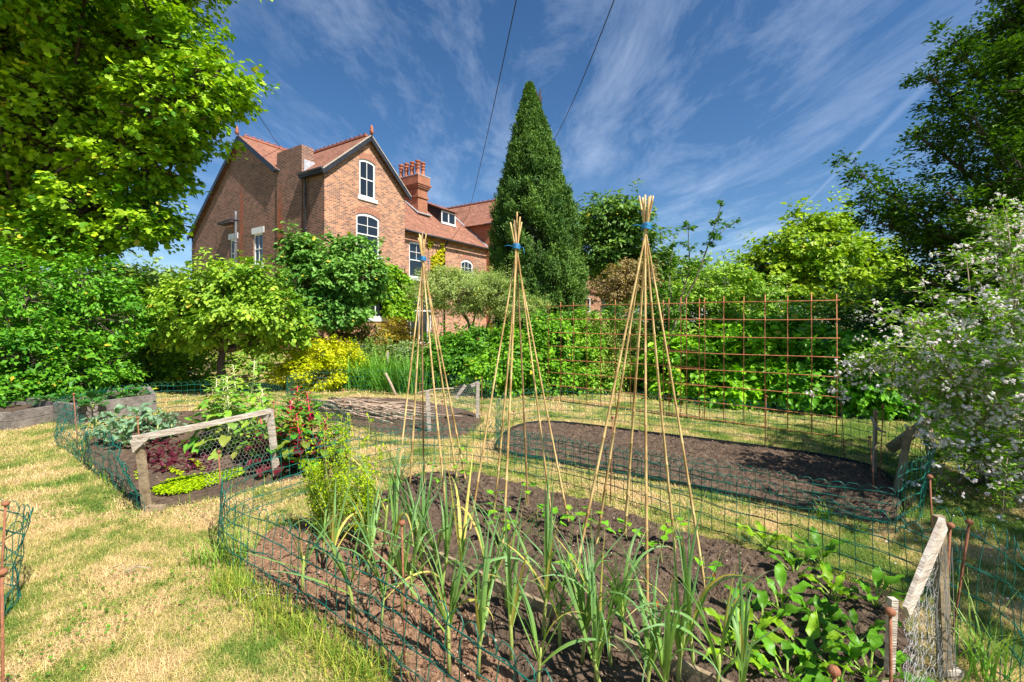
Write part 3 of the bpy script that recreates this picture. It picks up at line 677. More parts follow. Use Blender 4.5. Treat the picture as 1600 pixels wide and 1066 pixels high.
# front block roof (ridge along y at x=2.75)
for sx in (-1, 1):
    xe = 2.75 + sx * (2.75 + 0.28); ze = 11.98 - (2.75 + 0.28) * (2.45 / 2.75)
    if sx < 0:
        slab('roof', [(xe, -ov, ze), (xe, 1.84, ze), (2.75, 1.84, 11.98), (2.75, -ov, 11.98)], 0.1, M_tile, house)
        slab('roof', [(0.04, 1.84, ze + 0.32 * 0.891), (0.04, 8.0, ze + 0.32 * 0.891), (2.75, 8.0, 11.98), (2.75, 1.84, 11.98)], 0.1, M_tile, house)
    else: slab('roof', [(xe, -ov, ze), (xe, 8.2, ze), (2.75, 8.2, 11.98), (2.75, -ov, 11.98)], 0.1, M_tile, house)
    mb = MB(); mb.bar((2.75, -ov - 0.02, 11.98 - 0.17), (xe, -ov - 0.02, ze - 0.17), 0.05, 0.24, up=(0, 0, 1)); mb.build('bargeboard', M_charcoal, house)
    mb = MB(); mb.bar((2.75, -ov - 0.03, 11.98 - 0.03), (xe, -ov - 0.03, ze - 0.03), 0.08, 0.05); mb.build('verge', M_oldwood, house)
# side gable roof (ridge along x at y=8.03)
sl = (12.78 - 10.05) / (8.03 - 4.0)
slab('roof', [(-ov, 4.0, 10.05), (7, 4.0, 10.05), (7, 8.03, 12.78), (-ov, 8.03, 12.78)], 0.1, M_tile, house)
slab('roof', [(-ov, 14.6, 7.35), (7, 14.6, 7.35), (7, 8.03, 12.78), (-ov, 8.03, 12.78)], 0.1, M_tile, house)
for a, b in (((-ov - 0.02, 4.0, 9.9), (-ov - 0.02, 8.03, 12.62)), ((-ov - 0.02, 14.6, 7.2), (-ov - 0.02, 8.03, 12.62))):
    mb = MB(); mb.bar(a, b, 0.05, 0.26); mb.build('bargeboard', M_charcoal, house)
# wing roof
slab('roof', [(5.5, 0.15, 7.3), (14.6, 0.15, 7.3), (14.6, 4.5, 10.9), (5.5, 4.5, 10.9)], 0.1, M_tile, house)
slab('roof', [(5.5, 9.0, 7.2), (14.6, 9.0, 7.2), (14.6, 4.5, 10.9), (5.5, 4.5, 10.9)], 0.1, M_tile, house)
for sx in (-1, 1):
    xe = 17.35 + sx * 3.05; ze = 11.9 - 3.05 * 0.873
    slab('roof', [(xe, -ov, ze), (xe, 9.2, ze), (17.35, 9.2, 11.9), (17.35, -ov, 11.9)], 0.1, M_tile, house)
    mb = MB(); mb.bar((17.35, -ov - 0.02, 11.73), (xe, -ov - 0.02, ze - 0.17), 0.05, 0.24); mb.build('bargeboard', M_charcoal, house)
# lead flashing where the wing roof meets the cross wing
mb = MB()
for i in range(14):
    y0 = 0.3 + i * 0.3; mb.bar((14.5, y0, 7.42 + i * 0.3 * 0.8276 + 0.05), (14.5, y0 + 0.28, 7.42 + (i + 0.93) * 0.3 * 0.8276 + 0.05), 0.18, 0.05)
mb.build('flashing', M_lead, house)
# crested ridge tiles
def crest(a, b, n):
    a = np.array(a, float); b = np.array(b, float); mb = MB()
    mb.bar(a + (0, 0, 0.03), b + (0, 0, 0.03), 0.2, 0.1)
    d = (b - a) / n
    for i in range(n):
        c = a + d * (i + 0.5); u = d / np.linalg.norm(d)
        arc = [c + u * math.cos(t_) * 0.15 + np.array([0, 0, 0.07 + math.sin(t_) * 0.13]) for t_ in np.linspace(0, PI, 6)]
        mb.tube(arc, 0.024, 4)
    mb.build('ridge_crest', M_terra, house)
crest((2.75, 0.1, 11.98), (2.75, 6.5, 11.98), 16); crest((0.1, 8.03, 12.78), (7, 8.03, 12.78), 16); crest((7.5, 4.5, 10.9), (14.6, 4.5, 10.9), 16); crest((17.35, 0, 11.9), (17.35, 9, 11.9), 18)
for c in ((2.75, -0.28, 12.0), (-0.28, 8.03, 12.8)):
    mb = MB(); mb.lathe(c, [(0.11, 0), (0.09, 0.1), (0.14, 0.16), (0.05, 0.22), (0.10, 0.32), (0.06, 0.42), (0.01, 0.52)], 8); mb.build('finial', M_terra, house, smooth=True)
# gutters and downpipes
def gutter(a, b, r=0.07):
    mb = MB(); mb.tube([a, b], r, 8); mb.build('gutter', M_charcoal, house, smooth=True)
gutter((-0.30, -0.25, 9.28), (-0.30, 1.75, 9.28), 0.085); gutter((5.55, 0.05, 7.24), (14.5, 0.05, 7.24), 0.075); gutter((-0.3, 4.05, 9.96), (0.3, 3.9, 9.96), 0.1)
gutter((14.3, 0.5, 9.2), (14.3, -0.25, 9.2))
mb = MB(); mb.bx(-0.3, 0, -0.2, 1.78, 9.1, 9.2); mb.build('soffit', M_charcoal, house)
def pipe(pts, m, r=0.05):
    mb = MB(); mb.tube(pts, r, 8)
    for z in np.arange(pts[-1][2] + 1, pts[0][2] - 0.8, 1.8):
        p = pts[-1]; mb.tube([(p[0], p[1], z), (p[0], p[1], z + 0.09)], r * 1.35, 8)
    mb.build('downpipe', m, house, smooth=True)
pipe([(-0.28, 1.45, 9.25), (-0.12, 1.45, 9.0), (-0.10, 1.45, 8.7), (-0.10, 1.45, 0)], M_charcoal)
pipe([(-0.14, 8.45, 8.3), (-0.14, 8.45, 8.0), (-0.14, 8.45, 0)], mat('grey_pipe', (0.13, 0.14, 0.16), 0.5, col2=(0.2, 0.21, 0.24), scale=3), 0.065)
pipe([(-0.05, 14.35, 7.3), (-0.09, 14.2, 7.0), (-0.09, 14.2, 6.6), (-0.09, 14.2, 0)], M_charcoal)
pipe([(9.6, 0.1, 7.2), (9.6, 0.25, 6.95), (9.6, 0.42, 6.7), (9.6, 0.42, 0)], M_charcoal)
mb = MB(); mb.tube([(-0.45, 8.4, 7.75), (-0.45, 10.0, 7.68)], 0.06, 8); mb.tube([(-0.45, 8.4, 7.75), (-0.05, 8.4, 7.75)], 0.05, 8); mb.tube([(-0.45, 9.9, 7.68), (-0.02, 9.9, 7.62)], 0.035, 8); mb.bx(-0.46, -0.02, 8.5, 9.95, 7.58, 7.62); mb.build('wall_bracket', M_charcoal, house)
# stub chimney on the side wall
def brickbox(name, x0, x1, y0, y1, z0, z1, m, parent):
    V = [(x0,y0,z0),(x1,y0,z0),(x1,y1,z0),(x0,y1,z0),(x0,y0,z1),(x1,y0,z1),(x1,y1,z1),(x0,y1,z1)]
    Fs = [(0,1,5,4),(1,2,6,5),(2,3,7,6),(3,0,4,7),(4,5,6,7)]
    uv = []
    for i, f in enumerate(Fs):
        for v in f: uv.append((V[v][0], V[v][2]) if i in (0, 2) else ((V[v][1], V[v][2]) if i in (1, 3) else (V[v][0], V[v][1])))
    return npmesh(name, V, [np.array(Fs)], m, parent, uv=uv)
ch = brickbox('chimney', -0.06, 0.62, 1.85, 4.18, 0, 10.95, M_brickS, house)
mb = MB()
for y in (2.1, 3.3): mb.bar((0.25, y, 10.98), (0.25, y + 0.75, 11.0), 0.3, 0.16)
mb.build('chimney_cap', M_terra, ch); mb = MB(); mb.bx(0.05, 0.66, 1.80, 1.85, 9.4, 10.2); mb.build('flashing', M_lead, ch)
# the tall pot chimney on the wing roof
cx0, cx1, cy0, cy1 = 9.17, 10.12, 2.5, 4.6
st = brickbox('chimney', cx0, cx1, cy0, cy1, 8.5, 11.05, M_brickR, house)
for i, (e, z0, z1) in enumerate([(0.07, 10.45, 10.6), (0.05, 11.05, 11.14), (0.11, 11.14, 11.24), (0.16, 11.24, 11.36), (0.21, 11.36, 11.50), (0.14, 11.50, 12.0)]):
    brickbox('corbel', cx0 - e, cx1 + e, cy0 - e, cy1 + e, z0, z1, M_brickR, st)
    if i: mb = MB(); mb.bx(cx0 - e, cx1 + e, cy0 - e, cy1 + e, z0 - 0.004, z0 + 0.001)
mb = MB(); mb.bx(cx0 - 0.16, cx1 + 0.16, cy0 - 0.16, cy1 + 0.16, 12.0, 12.05); mb.build('cap', M_lead, st)
prof = [(0.19, 0), (0.19, 0.12), (0.13, 0.35), (0.12, 0.5), (0.165, 0.54), (0.165, 0.6), (0.12, 0.63), (0.125, 0.72), (0.175, 0.76), (0.175, 0.83), (0.13, 0.86), (0.135, 0.94), (0.19, 0.98), (0.19, 1.06), (0.14, 1.08)]
for j in range(4):
    for i in range(2):
        mb = MB(); mb.lathe((cx0 + 0.22 + i * 0.5, cy0 + 0.22 + j * 0.56, 12.04), prof, 10); mb.build('chimney_pot', M_terra, st, smooth=False)
mb = MB(); mb.bx(cx0 - 0.1, cx1 + 0.25, cy0 - 0.22, cy0 + 0.02, 9.28, 9.34); mb.bar((cx1 + 0.06, cy0 - 0.15, 9.27), (cx1 + 0.06, cy1, 11.0), 0.14, 0.06); mb.bar((cx0 - 0.06, cy0 - 0.15, 9.27), (cx0 - 0.06, cy1, 11.0), 0.14, 0.06); mb.build('flashing', M_lead, st)
# dormers
def dormer(x0, x1, yf, z0, z1, two=True):
    d = MB(); d.add([(x0, yf, z0), (x0, yf, z1), (x0, 4.3, z1 + 0.85), (x0, 4.3, z0)], [(0, 1, 2, 3)]); d.add([(x1, yf, z0), (x1, yf, z1), (x1, 4.3, z1 + 0.85), (x1, 4.3, z0)], [(3, 2, 1, 0)])
    d.add([(x0, yf + 0.04, z0), (x1, yf + 0.04, z0), (x1, yf + 0.04, z1), (x0, yf + 0.04, z1)], [(0, 1, 2, 3)])
    dr = d.build('dormer', M_charcoal, house)
    slab('dormer_roof', [(x0 - 0.12, yf - 0.2, z1 + 0.0), (x1 + 0.12, yf - 0.2, z1 + 0.0), (x1 + 0.12, 4.4, z1 + 1.05), (x0 - 0.12, 4.4, z1 + 1.05)], 0.08, M_tile, dr)
    m_ = MB(); mpf = lambda u, o, z: (u, yf - o, z)
    A = arch_pts(x0, x1, z0, z1 - 0.1, 0); B = arch_pts(x0 + .09, x1 - .09, z0 + .09, z1 - .19, 0); ring(m_, A, B, mpf, -0.02, 0.03)
    wbox(m_, mpf, (x0 + x1) / 2 - .05, (x0 + x1) / 2 + .05, -0.015, 0.025, z0 + .09, z1 - .19); wbox(m_, mpf, x0 - .05, x1 + .05, -.02, .09, z0 - .08, z0); m_.build('window', M_white, dr)
    V = [mpf(p[0], -0.005, p[1]) for p in arch_pts(x0 + .05, x1 - .05, z0 + .05, z1 - .15, 0)]; npmesh('pane', V, [np.array([[0, 1, 2, 3]])], M_glass, dr)
dormer(11.1, 12.7, 2.05, 8.95, 9.95); dormer(5.75, 6.5, 1.55, 8.5, 9.5)

# a second brick house far behind the conifer, seen through a gap
fh = empty('far_brick_house', (7.6, 44.0, 0), R(12), label='small patch of red brick house seen through the gap right of the conifer', cat='house')
wall('wall', [(-4, 0), (4, 0), (4, 4.6), (-4, 4.6)], [arch_pts(a, a + 1, 2.6, 4.0, 0) for a in (-3, -1, 1, 2.6)], lambda u, o, z: (u, -o, z), M_brickF, fh)
wall('wall', [(0, 0), (6, 0), (6, 4.6), (3, 6.6), (0, 4.6)], [], lambda u, o, z: (-4 - o, u, z), M_brickF, fh)
slab('roof', [(-4.2, -0.2, 4.5), (4.2, -0.2, 4.5), (4.2, 3, 6.7), (-4.2, 3, 6.7)], 0.1, M_tile, fh); slab('roof', [(-4.2, 6.2, 4.5), (4.2, 6.2, 4.5), (4.2, 3, 6.7), (-4.2, 3, 6.7)], 0.1, M_tile, fh)
for a in (-3, -1, 1, 2.6):
    mb = MB(); f_ = lambda u, o, z: (u, -o, z)
    ring(mb, arch_pts(a, a + 1, 2.6, 4.0, 0), arch_pts(a + .1, a + .9, 2.7, 3.9, 0), f_, -0.12, -0.03); o = mb.build('window', M_white, fh)
    npmesh('pane', [f_(*p) for p in ((a, -0.1, 2.6), (a + 1, -0.1, 2.6), (a + 1, -0.1, 4.0), (a, -0.1, 4.0))], [np.array([[0, 1, 2, 3]])], M_glass, o)

# yellow-flowered climber on the wing wall, greener climber on the gable corner: they grow on the house but are plants
def climber(name, label, mp_, u0, u1, z0, z1, n, leaf, c1, c2, dens=0.5, depth=0.12):
    rt = empty(name, house.location, HA, label=label, cat='climber')
    U = rng.uniform(u0, u1, n); Z = rng.uniform(z0, z1, n); nz = vnoise(np.c_[U * 2.2, Z * 2.2, U * 0 + 9]); ok = nz > dens
    edge = np.minimum(np.minimum(U - u0, u1 - U), z1 - Z); ok &= edge + (nz - 0.5) * 0.9 > 0
    U, Z = U[ok], Z[ok]; O = rng.random(len(U)) * depth + 0.02
    P = np.array([mp_(a, b, c) for a, b, c in zip(U, O, Z)]); nn = np.array(mp_(0, 1, 0)) - np.array(mp_(0, 0, 0))
    Nn = unit(nn + rng.normal(0, 0.5, P.shape) + (0, 0, 0.4)); t_ = rng.random((len(P), 1))
    make_leaves('foliage', P, Nn, unit(rdir(len(P)) + (0, 0, -0.7)), leaf * rng.uniform(0.6, 1.3, len(P)), 0.8, T_DIAM, np.array(c1) * t_ + np.array(c2) * (1 - t_), M_leaf, rt)
    mb = MB()
    for i in range(5):
        u = u0 + (u1 - u0) * (i + 0.5) / 5; mb.tube([mp_(u + math.sin(k * 1.7 + i) * 0.15, 0.03, z0 * 0 + z1 * k / 8) for k in range(9)], 0.018, 5)
    mb.build('stem', M_bark, rt)
climber('wall_climber', 'thin yellow-leaved climber up the wing wall beside the downpipe', mW, 8.0, 9.5, 3.0, 7.0, 2600, 0.17, (0.50, 0.42, 0.02), (0.28, 0.33, 0.03), 0.45)
climber('wall_climber', 'bright green climber on the right-hand corner of the sunny gable', mF, 3.7, 5.8, 1.8, 4.9, 5000, 0.24, (0.10, 0.24, 0.02), (0.22, 0.36, 0.03), 0.25, 0.7)

# overhead cables
def cable(label, a, b, sag=0.3):
    mb = MB(); a = Vector(a); b = Vector(b)
    mb.tube([a.lerp(b, t_) - Vector((0, 0, sag * 4 * t_ * (1 - t_))) for t_ in np.linspace(0, 1, 24)], 0.016, 5)
    mb.build('overhead_cable', M_wire, label=label, cat='cable', group='cables running up from the houses')
cable('thin black cable from the left gable roof up past the sycamore', at(440, 232, 30), at(290, -25, 12))
cable('thin black cable rising from the far wing roof to the top of the sky', at(732, 333, 39), at(812, -25, 12))
cable('thin black cable coming out from behind the conifer top', at(862, 225, 26), at(968, -22, 12))

# ------------------------------------------------------------------ trees and shrubs
g1, g2 = (0.045, 0.13, 0.012), (0.17, 0.33, 0.03)
tree('sycamore_tree', 'huge sycamore filling the top left corner, sunlit above and dark below', 'tree', (-13.0, 11.5, 0),
     [bl(60, 30, 11.5, 180, 130), bl(235, 85, 10.8, 95, 80), bl(330, 135, 10.4, 62, 50), bl(270, 175, 10.2, 85, 62), bl(90, 190, 11, 150, 90), bl(225, 250, 10.6, 80, 55), bl(20, 320, 11.5, 120, 75), bl(150, 320, 10.8, 85, 52), bl(225, 345, 10.5, 48, 38), bl(90, 375, 10.8, 110, 40), bl(150, -125, 8.8, 140, 80), bl(-20, -60, 8.8, 140, 100), bl(-120, 150, 12, 190, 200), bl(150, -90, 12, 190, 110), bl(60, 370, 12, 90, 50)],
     4900, 0.36, 32, 0.105, 0.95, (0.06, 0.17, 0.015), (0.34, 0.49, 0.04), 0.42, M_leaf, T_PALM, flat=0.5, inner=0.35, up=0.9, bark=M_barkdark, twigs=0.35, droop=0.6, jit=0.25, limbk=0.22)
tree('elder_bush', 'tall bright green bush under the sycamore at the left edge', 'bush', gp(60, 652), [bl(40, 470, 8.4, 80, 75), bl(125, 440, 8.8, 60, 50), bl(150, 500, 9, 80, 50), bl(30, 560, 8, 65, 70), bl(195, 500, 9.6, 55, 50), bl(-40, 480, 8, 70, 110)],
     520, 0.23, 34, 0.085, 0.6, (0.04, 0.15, 0.015), (0.18, 0.38, 0.04), 0.04, flat=0.6, nstem=3, inner=0.45)
tree('hazel_bush', 'loose olive-green bush behind the far raised bed, left of the apple tree', 'bush', gp(220, 590), [bl(215, 480, 12.5, 55, 50), bl(260, 520, 12, 50, 45), bl(170, 450, 14, 50, 35), bl(180, 545, 12, 60, 35), bl(110, 545, 12, 60, 35)], 300, 0.34, 40, 0.11, 0.75, (0.06, 0.15, 0.02), (0.20, 0.33, 0.04), 0.05, flat=0.6, nstem=3)
tree('laurel_bush', 'dark green low bush behind the grey raised bed', 'bush', gp(150, 600), [bl(90, 580, 9.6, 60, 35), bl(150, 585, 9.8, 60, 32), bl(225, 580, 10.4, 50, 38)], 170, 0.22, 45, 0.10, 0.6, (0.03, 0.08, 0.015), (0.08, 0.17, 0.03), 0.03, flat=0.7, nstem=3)
tree('mint_clump', 'yellow-green leafy clump between the raised bed and the apple tree trunk', 'plant', gp(265, 604), [bl(240, 570, 10.6, 45, 36), bl(290, 580, 10.8, 45, 32)], 140, 0.2, 45, 0.08, 0.6, (0.08, 0.20, 0.02), (0.25, 0.38, 0.04), 0.02, flat=0.8, nstem=3)
tree('apple_tree', 'small spreading apple tree with a bare leaning trunk left of the house', 'tree', gp(343, 616), [bl(350, 452, 10, 62, 40), bl(395, 448, 10, 40, 36), bl(280, 490, 9.9, 46, 42), bl(428, 492, 10, 50, 50), bl(365, 492, 9.6, 60, 34), bl(458, 520, 10.3, 26, 26), bl(305, 460, 10.2, 45, 38), bl(265, 515, 10, 28, 22), bl(325, 520, 9.8, 34, 20), bl(415, 535, 10.2, 30, 20)],
     470, 0.24, 46, 0.10, 0.66, (0.09, 0.21, 0.02), (0.32, 0.44, 0.06), 0.09, tmpl=T_OVAL, flat=0.8, inner=0.5, bark=M_barkdark)
tree('plum_tree', 'slender tree of slanting stem behind the apple tree', 'tree', gp(318, 598), [bl(300, 540, 12, 40, 22), bl(350, 545, 12.5, 50, 25), bl(395, 560, 12.4, 40, 25)], 110, 0.24, 36, 0.10, 0.7, (0.08, 0.18, 0.03), (0.26, 0.36, 0.05), 0.05)
tree('cherry_tree', 'rounded green tree standing against the corner of the house', 'tree', gp(520, 578), [bl(508, 450, 14.5, 62, 48), bl(478, 400, 14.5, 34, 34), bl(552, 395, 14.5, 34, 26), bl(555, 440, 14.3, 52, 40), bl(520, 490, 14, 52, 26)],
     520, 0.30, 46, 0.125, 0.7, (0.05, 0.15, 0.025), (0.20, 0.36, 0.08), 0.10, tmpl=T_OVAL, flat=0.65, inner=0.5)
tree('golden_privet_bush', 'bright yellow shrub beyond the stick pile', 'bush', gp(500, 612), [bl(505, 560, 11, 48, 34), bl(465, 582, 10.8, 34, 22), bl(545, 578, 11.2, 30, 28)], 330, 0.16, 46, 0.06, 0.65, (0.26, 0.32, 0.015), (0.56, 0.54, 0.04), 0.02, flat=0.8, nstem=4)
tree('golden_maple_bush', 'tawny golden shrub in front of the ground-floor window', 'bush', gp(622, 572), [bl(618, 512, 16.5, 22, 18), bl(600, 532, 16, 40, 14), bl(645, 532, 16, 24, 16)], 170, 0.24, 42, 0.08, 0.7, (0.26, 0.20, 0.03), (0.46, 0.36, 0.06), 0.03, nstem=3)
tree('spiraea_bush', 'dull bronze-green shrub left of the golden shrub by the house', 'bush', gp(520, 578), [bl(500, 528, 15, 50, 22), bl(560, 522, 15.4, 44, 20)], 150, 0.26, 40, 0.08, 0.6, (0.09, 0.12, 0.03), (0.24, 0.22, 0.06), 0.03, nstem=3)
tree('ceanothus_bush', 'green shrub dotted with small blue flowers beside the sunlit grassy clump', 'bush', gp(580, 600), [bl(575, 560, 13, 40, 26), bl(600, 575, 12.6, 30, 20)], 130, 0.2, 40, 0.08, 0.6, (0.06, 0.14, 0.03), (0.18, 0.26, 0.06), 0.03, nstem=3, flowers=(40, 0.035, (0.22, 0.20, 0.62), None))
tree('white_spiraea_bush', 'small shrub topped with creamy white bloom behind the left cane wigwam', 'bush', gp(640, 596), [bl(635, 555, 12.8, 32, 22)], 100, 0.18, 40, 0.07, 0.5, (0.10, 0.18, 0.05), (0.24, 0.32, 0.12), 0.03, nstem=2, flowers=(90, 0.03, (0.75, 0.75, 0.62), None))
tree('willow_leaved_pear', 'wide grey-green bush in front of the house wing', 'bush', gp(720, 570), [bl(715, 462, 15.5, 78, 32), bl(690, 435, 15.5, 34, 20), bl(770, 462, 15.5, 50, 34), bl(810, 480, 15, 40, 26), bl(745, 440, 16, 60, 18)],
     640, 0.26, 60, 0.085, 0.32, (0.15, 0.22, 0.06), (0.38, 0.45, 0.16), 0.06, flat=0.6, nstem=4, flowers=None, skirt=0)
hed = [
 ('bay_bush', 'dark glossy shrub right behind the left cane wigwam', (700, 612), [bl(700, 558, 11.5, 42, 34), bl(745, 545, 11.3, 45, 30), bl(735, 575, 11, 60, 30)], (0.03, 0.10, 0.012), (0.12, 0.27, 0.03), 0.09),
 ('currant_bush', 'bright green shrub behind the middle cane wigwam', (800, 622), [bl(800, 560, 10.8, 50, 44), bl(850, 535, 10.8, 50, 38), bl(780, 590, 10, 50, 36)], (0.05, 0.15, 0.02), (0.18, 0.34, 0.03), 0.09),
 ('hawthorn_bush', 'leafy green shrub through the left end of the rusty mesh', (880, 640), [bl(890, 555, 10.6, 60, 50), bl(850, 600, 9.8, 50, 42), bl(915, 610, 9.8, 50, 38), bl(905, 510, 10.8, 36, 28)], (0.06, 0.16, 0.02), (0.22, 0.36, 0.04), 0.085),
 ('tamarisk_bush', 'feathery yellow-green shrub behind the mesh between the two right wigwams', (960, 640), [bl(975, 540, 11, 45, 50), bl(1000, 585, 10.6, 50, 40), bl(950, 600, 10, 40, 40)], (0.10, 0.17, 0.03), (0.26, 0.32, 0.07), 0.06),
 ('dogwood_bush', 'tall shrub covered with cream flower heads above the rusty mesh', (1120, 650), [bl(1120, 445, 11.5, 62, 40), bl(1185, 470, 11.5, 45, 34), bl(1075, 500, 11, 48, 50), bl(1150, 520, 11, 66, 46)], (0.10, 0.20, 0.03), (0.26, 0.38, 0.06), 0.10),
 ('guelder_bush', 'bright green shrub behind the middle of the rusty mesh', (1090, 660), [bl(1065, 580, 9.4, 62, 50), bl(1120, 570, 9.2, 52, 50), bl(1080, 620, 8.8, 60, 40)], (0.05, 0.15, 0.015), (0.20, 0.38, 0.03), 0.11),
 ('viburnum_bush', 'large-leaved lime green shrub behind the right half of the rusty mesh', (1210, 670), [bl(1195, 545, 8.8, 62, 46), bl(1260, 540, 8.6, 58, 40), bl(1200, 600, 8.4, 70, 46), bl(1150, 620, 8.2, 50, 40)], (0.05, 0.16, 0.012), (0.22, 0.42, 0.03), 0.14),
 ('hydrangea_bush', 'green bush at the right end of the rusty mesh beside the white blossom', (1330, 690), [bl(1320, 560, 7.8, 56, 42), bl(1290, 620, 7.6, 60, 50), bl(1365, 610, 7.4, 60, 56), bl(1400, 560, 7.6, 40, 40)], (0.03, 0.11, 0.012), (0.14, 0.33, 0.03), 0.12),
]
for nm, lb, bs, blobs, a, b, lf in hed:
    if bs[0] > 860: blobs = [((c_[0] * 1.06, c_[1] * 1.06 + 0.1, CH + (c_[2] - CH) * 1.06), r_) for c_, r_ in blobs]
    a = tuple(x_ * 1.25 for x_ in a); b = tuple(x_ * 1.2 for x_ in b)
    fl = (330, 0.05, (0.80, 0.78, 0.50), None) if nm == 'dogwood_bush' else None
    tree(nm, lb, 'bush', gp(*bs), blobs, 480, 0.23, 44 if lf > 0.07 else 60, lf, 0.62, a, b, 0.035, tmpl=T_OVAL if lf > 0.1 else T_DIAM, flat=0.75, nstem=4, group=None, flowers=fl, inner=0.5)
tree('yew_hedge', 'dark hedge running behind the rusty mesh and its shrubs', 'hedge', (3.0, 12.5, 0), [bl(960, 560, 13, 90, 45), bl(1060, 560, 13, 90, 50), bl(1160, 540, 12.6, 90, 55), bl(1260, 530, 12, 80, 66), bl(1340, 510, 11.6, 80, 66), bl(1450, 520, 11, 90, 70), bl(1000, 500, 13, 80, 30), bl(860, 560, 13.5, 80, 40)], 700, 0.4, 45, 0.12, 0.5, (0.02, 0.06, 0.012), (0.07, 0.16, 0.02), 0.05, nstem=5)
tree('field_maple_tree', 'bright yellow-green round tree on the skyline above the mesh', 'tree', (13.5, 21, 0), [bl(1265, 392, 20, 72, 50), bl(1215, 425, 20, 62, 40), bl(1335, 420, 20.5, 62, 48), bl(1290, 350, 20.4, 40, 18), bl(1380, 440, 20, 50, 40), bl(1280, 450, 19.6, 110, 40)],
     700, 0.55, 46, 0.19, 0.75, (0.12, 0.24, 0.02), (0.34, 0.44, 0.04), 0.22, flat=0.4, inner=0.6)
tree('ash_tree', 'mid green tree with loose top right behind the conifer', 'tree', gp(955, 545), [bl(950, 345, 25, 46, 36), bl(935, 400, 25, 44, 44), bl(985, 370, 25, 34, 40), bl(1010, 420, 25, 34, 34)], 420, 0.7, 44, 0.24, 0.6, (0.06, 0.14, 0.03), (0.17, 0.27, 0.06), 0.25, flat=0.5)
tree('copper_bush', 'brownish pink shrub beneath the loose tree right of the conifer', 'bush', gp(970, 560), [bl(965, 450, 17, 34, 32), bl(990, 430, 17.4, 34, 26)], 150, 0.34, 44, 0.10, 0.7, (0.14, 0.11, 0.04), (0.30, 0.22, 0.10), 0.05, nstem=3)
tree('background_tree', 'hazy green tree filling the skyline between the two right wigwams', 'tree', (8.5, 30, 0), [bl(1060, 440, 28, 45, 30), bl(1150, 450, 28, 55, 26), bl(1000, 455, 28, 40, 26)], 260, 0.7, 40, 0.25, 0.7, (0.07, 0.16, 0.03), (0.20, 0.30, 0.05), 0.2)
tree('background_tree', 'distant rounded tree low on the skyline left of the house', 'tree', (-22, 26, 0), [bl(200, 450, 26, 60, 28), bl(240, 440, 26, 40, 20), bl(130, 470, 26, 60, 40), bl(60, 460, 26, 80, 50)], 320, 0.8, 40, 0.26, 0.7, (0.09, 0.17, 0.05), (0.22, 0.32, 0.08), 0.25)
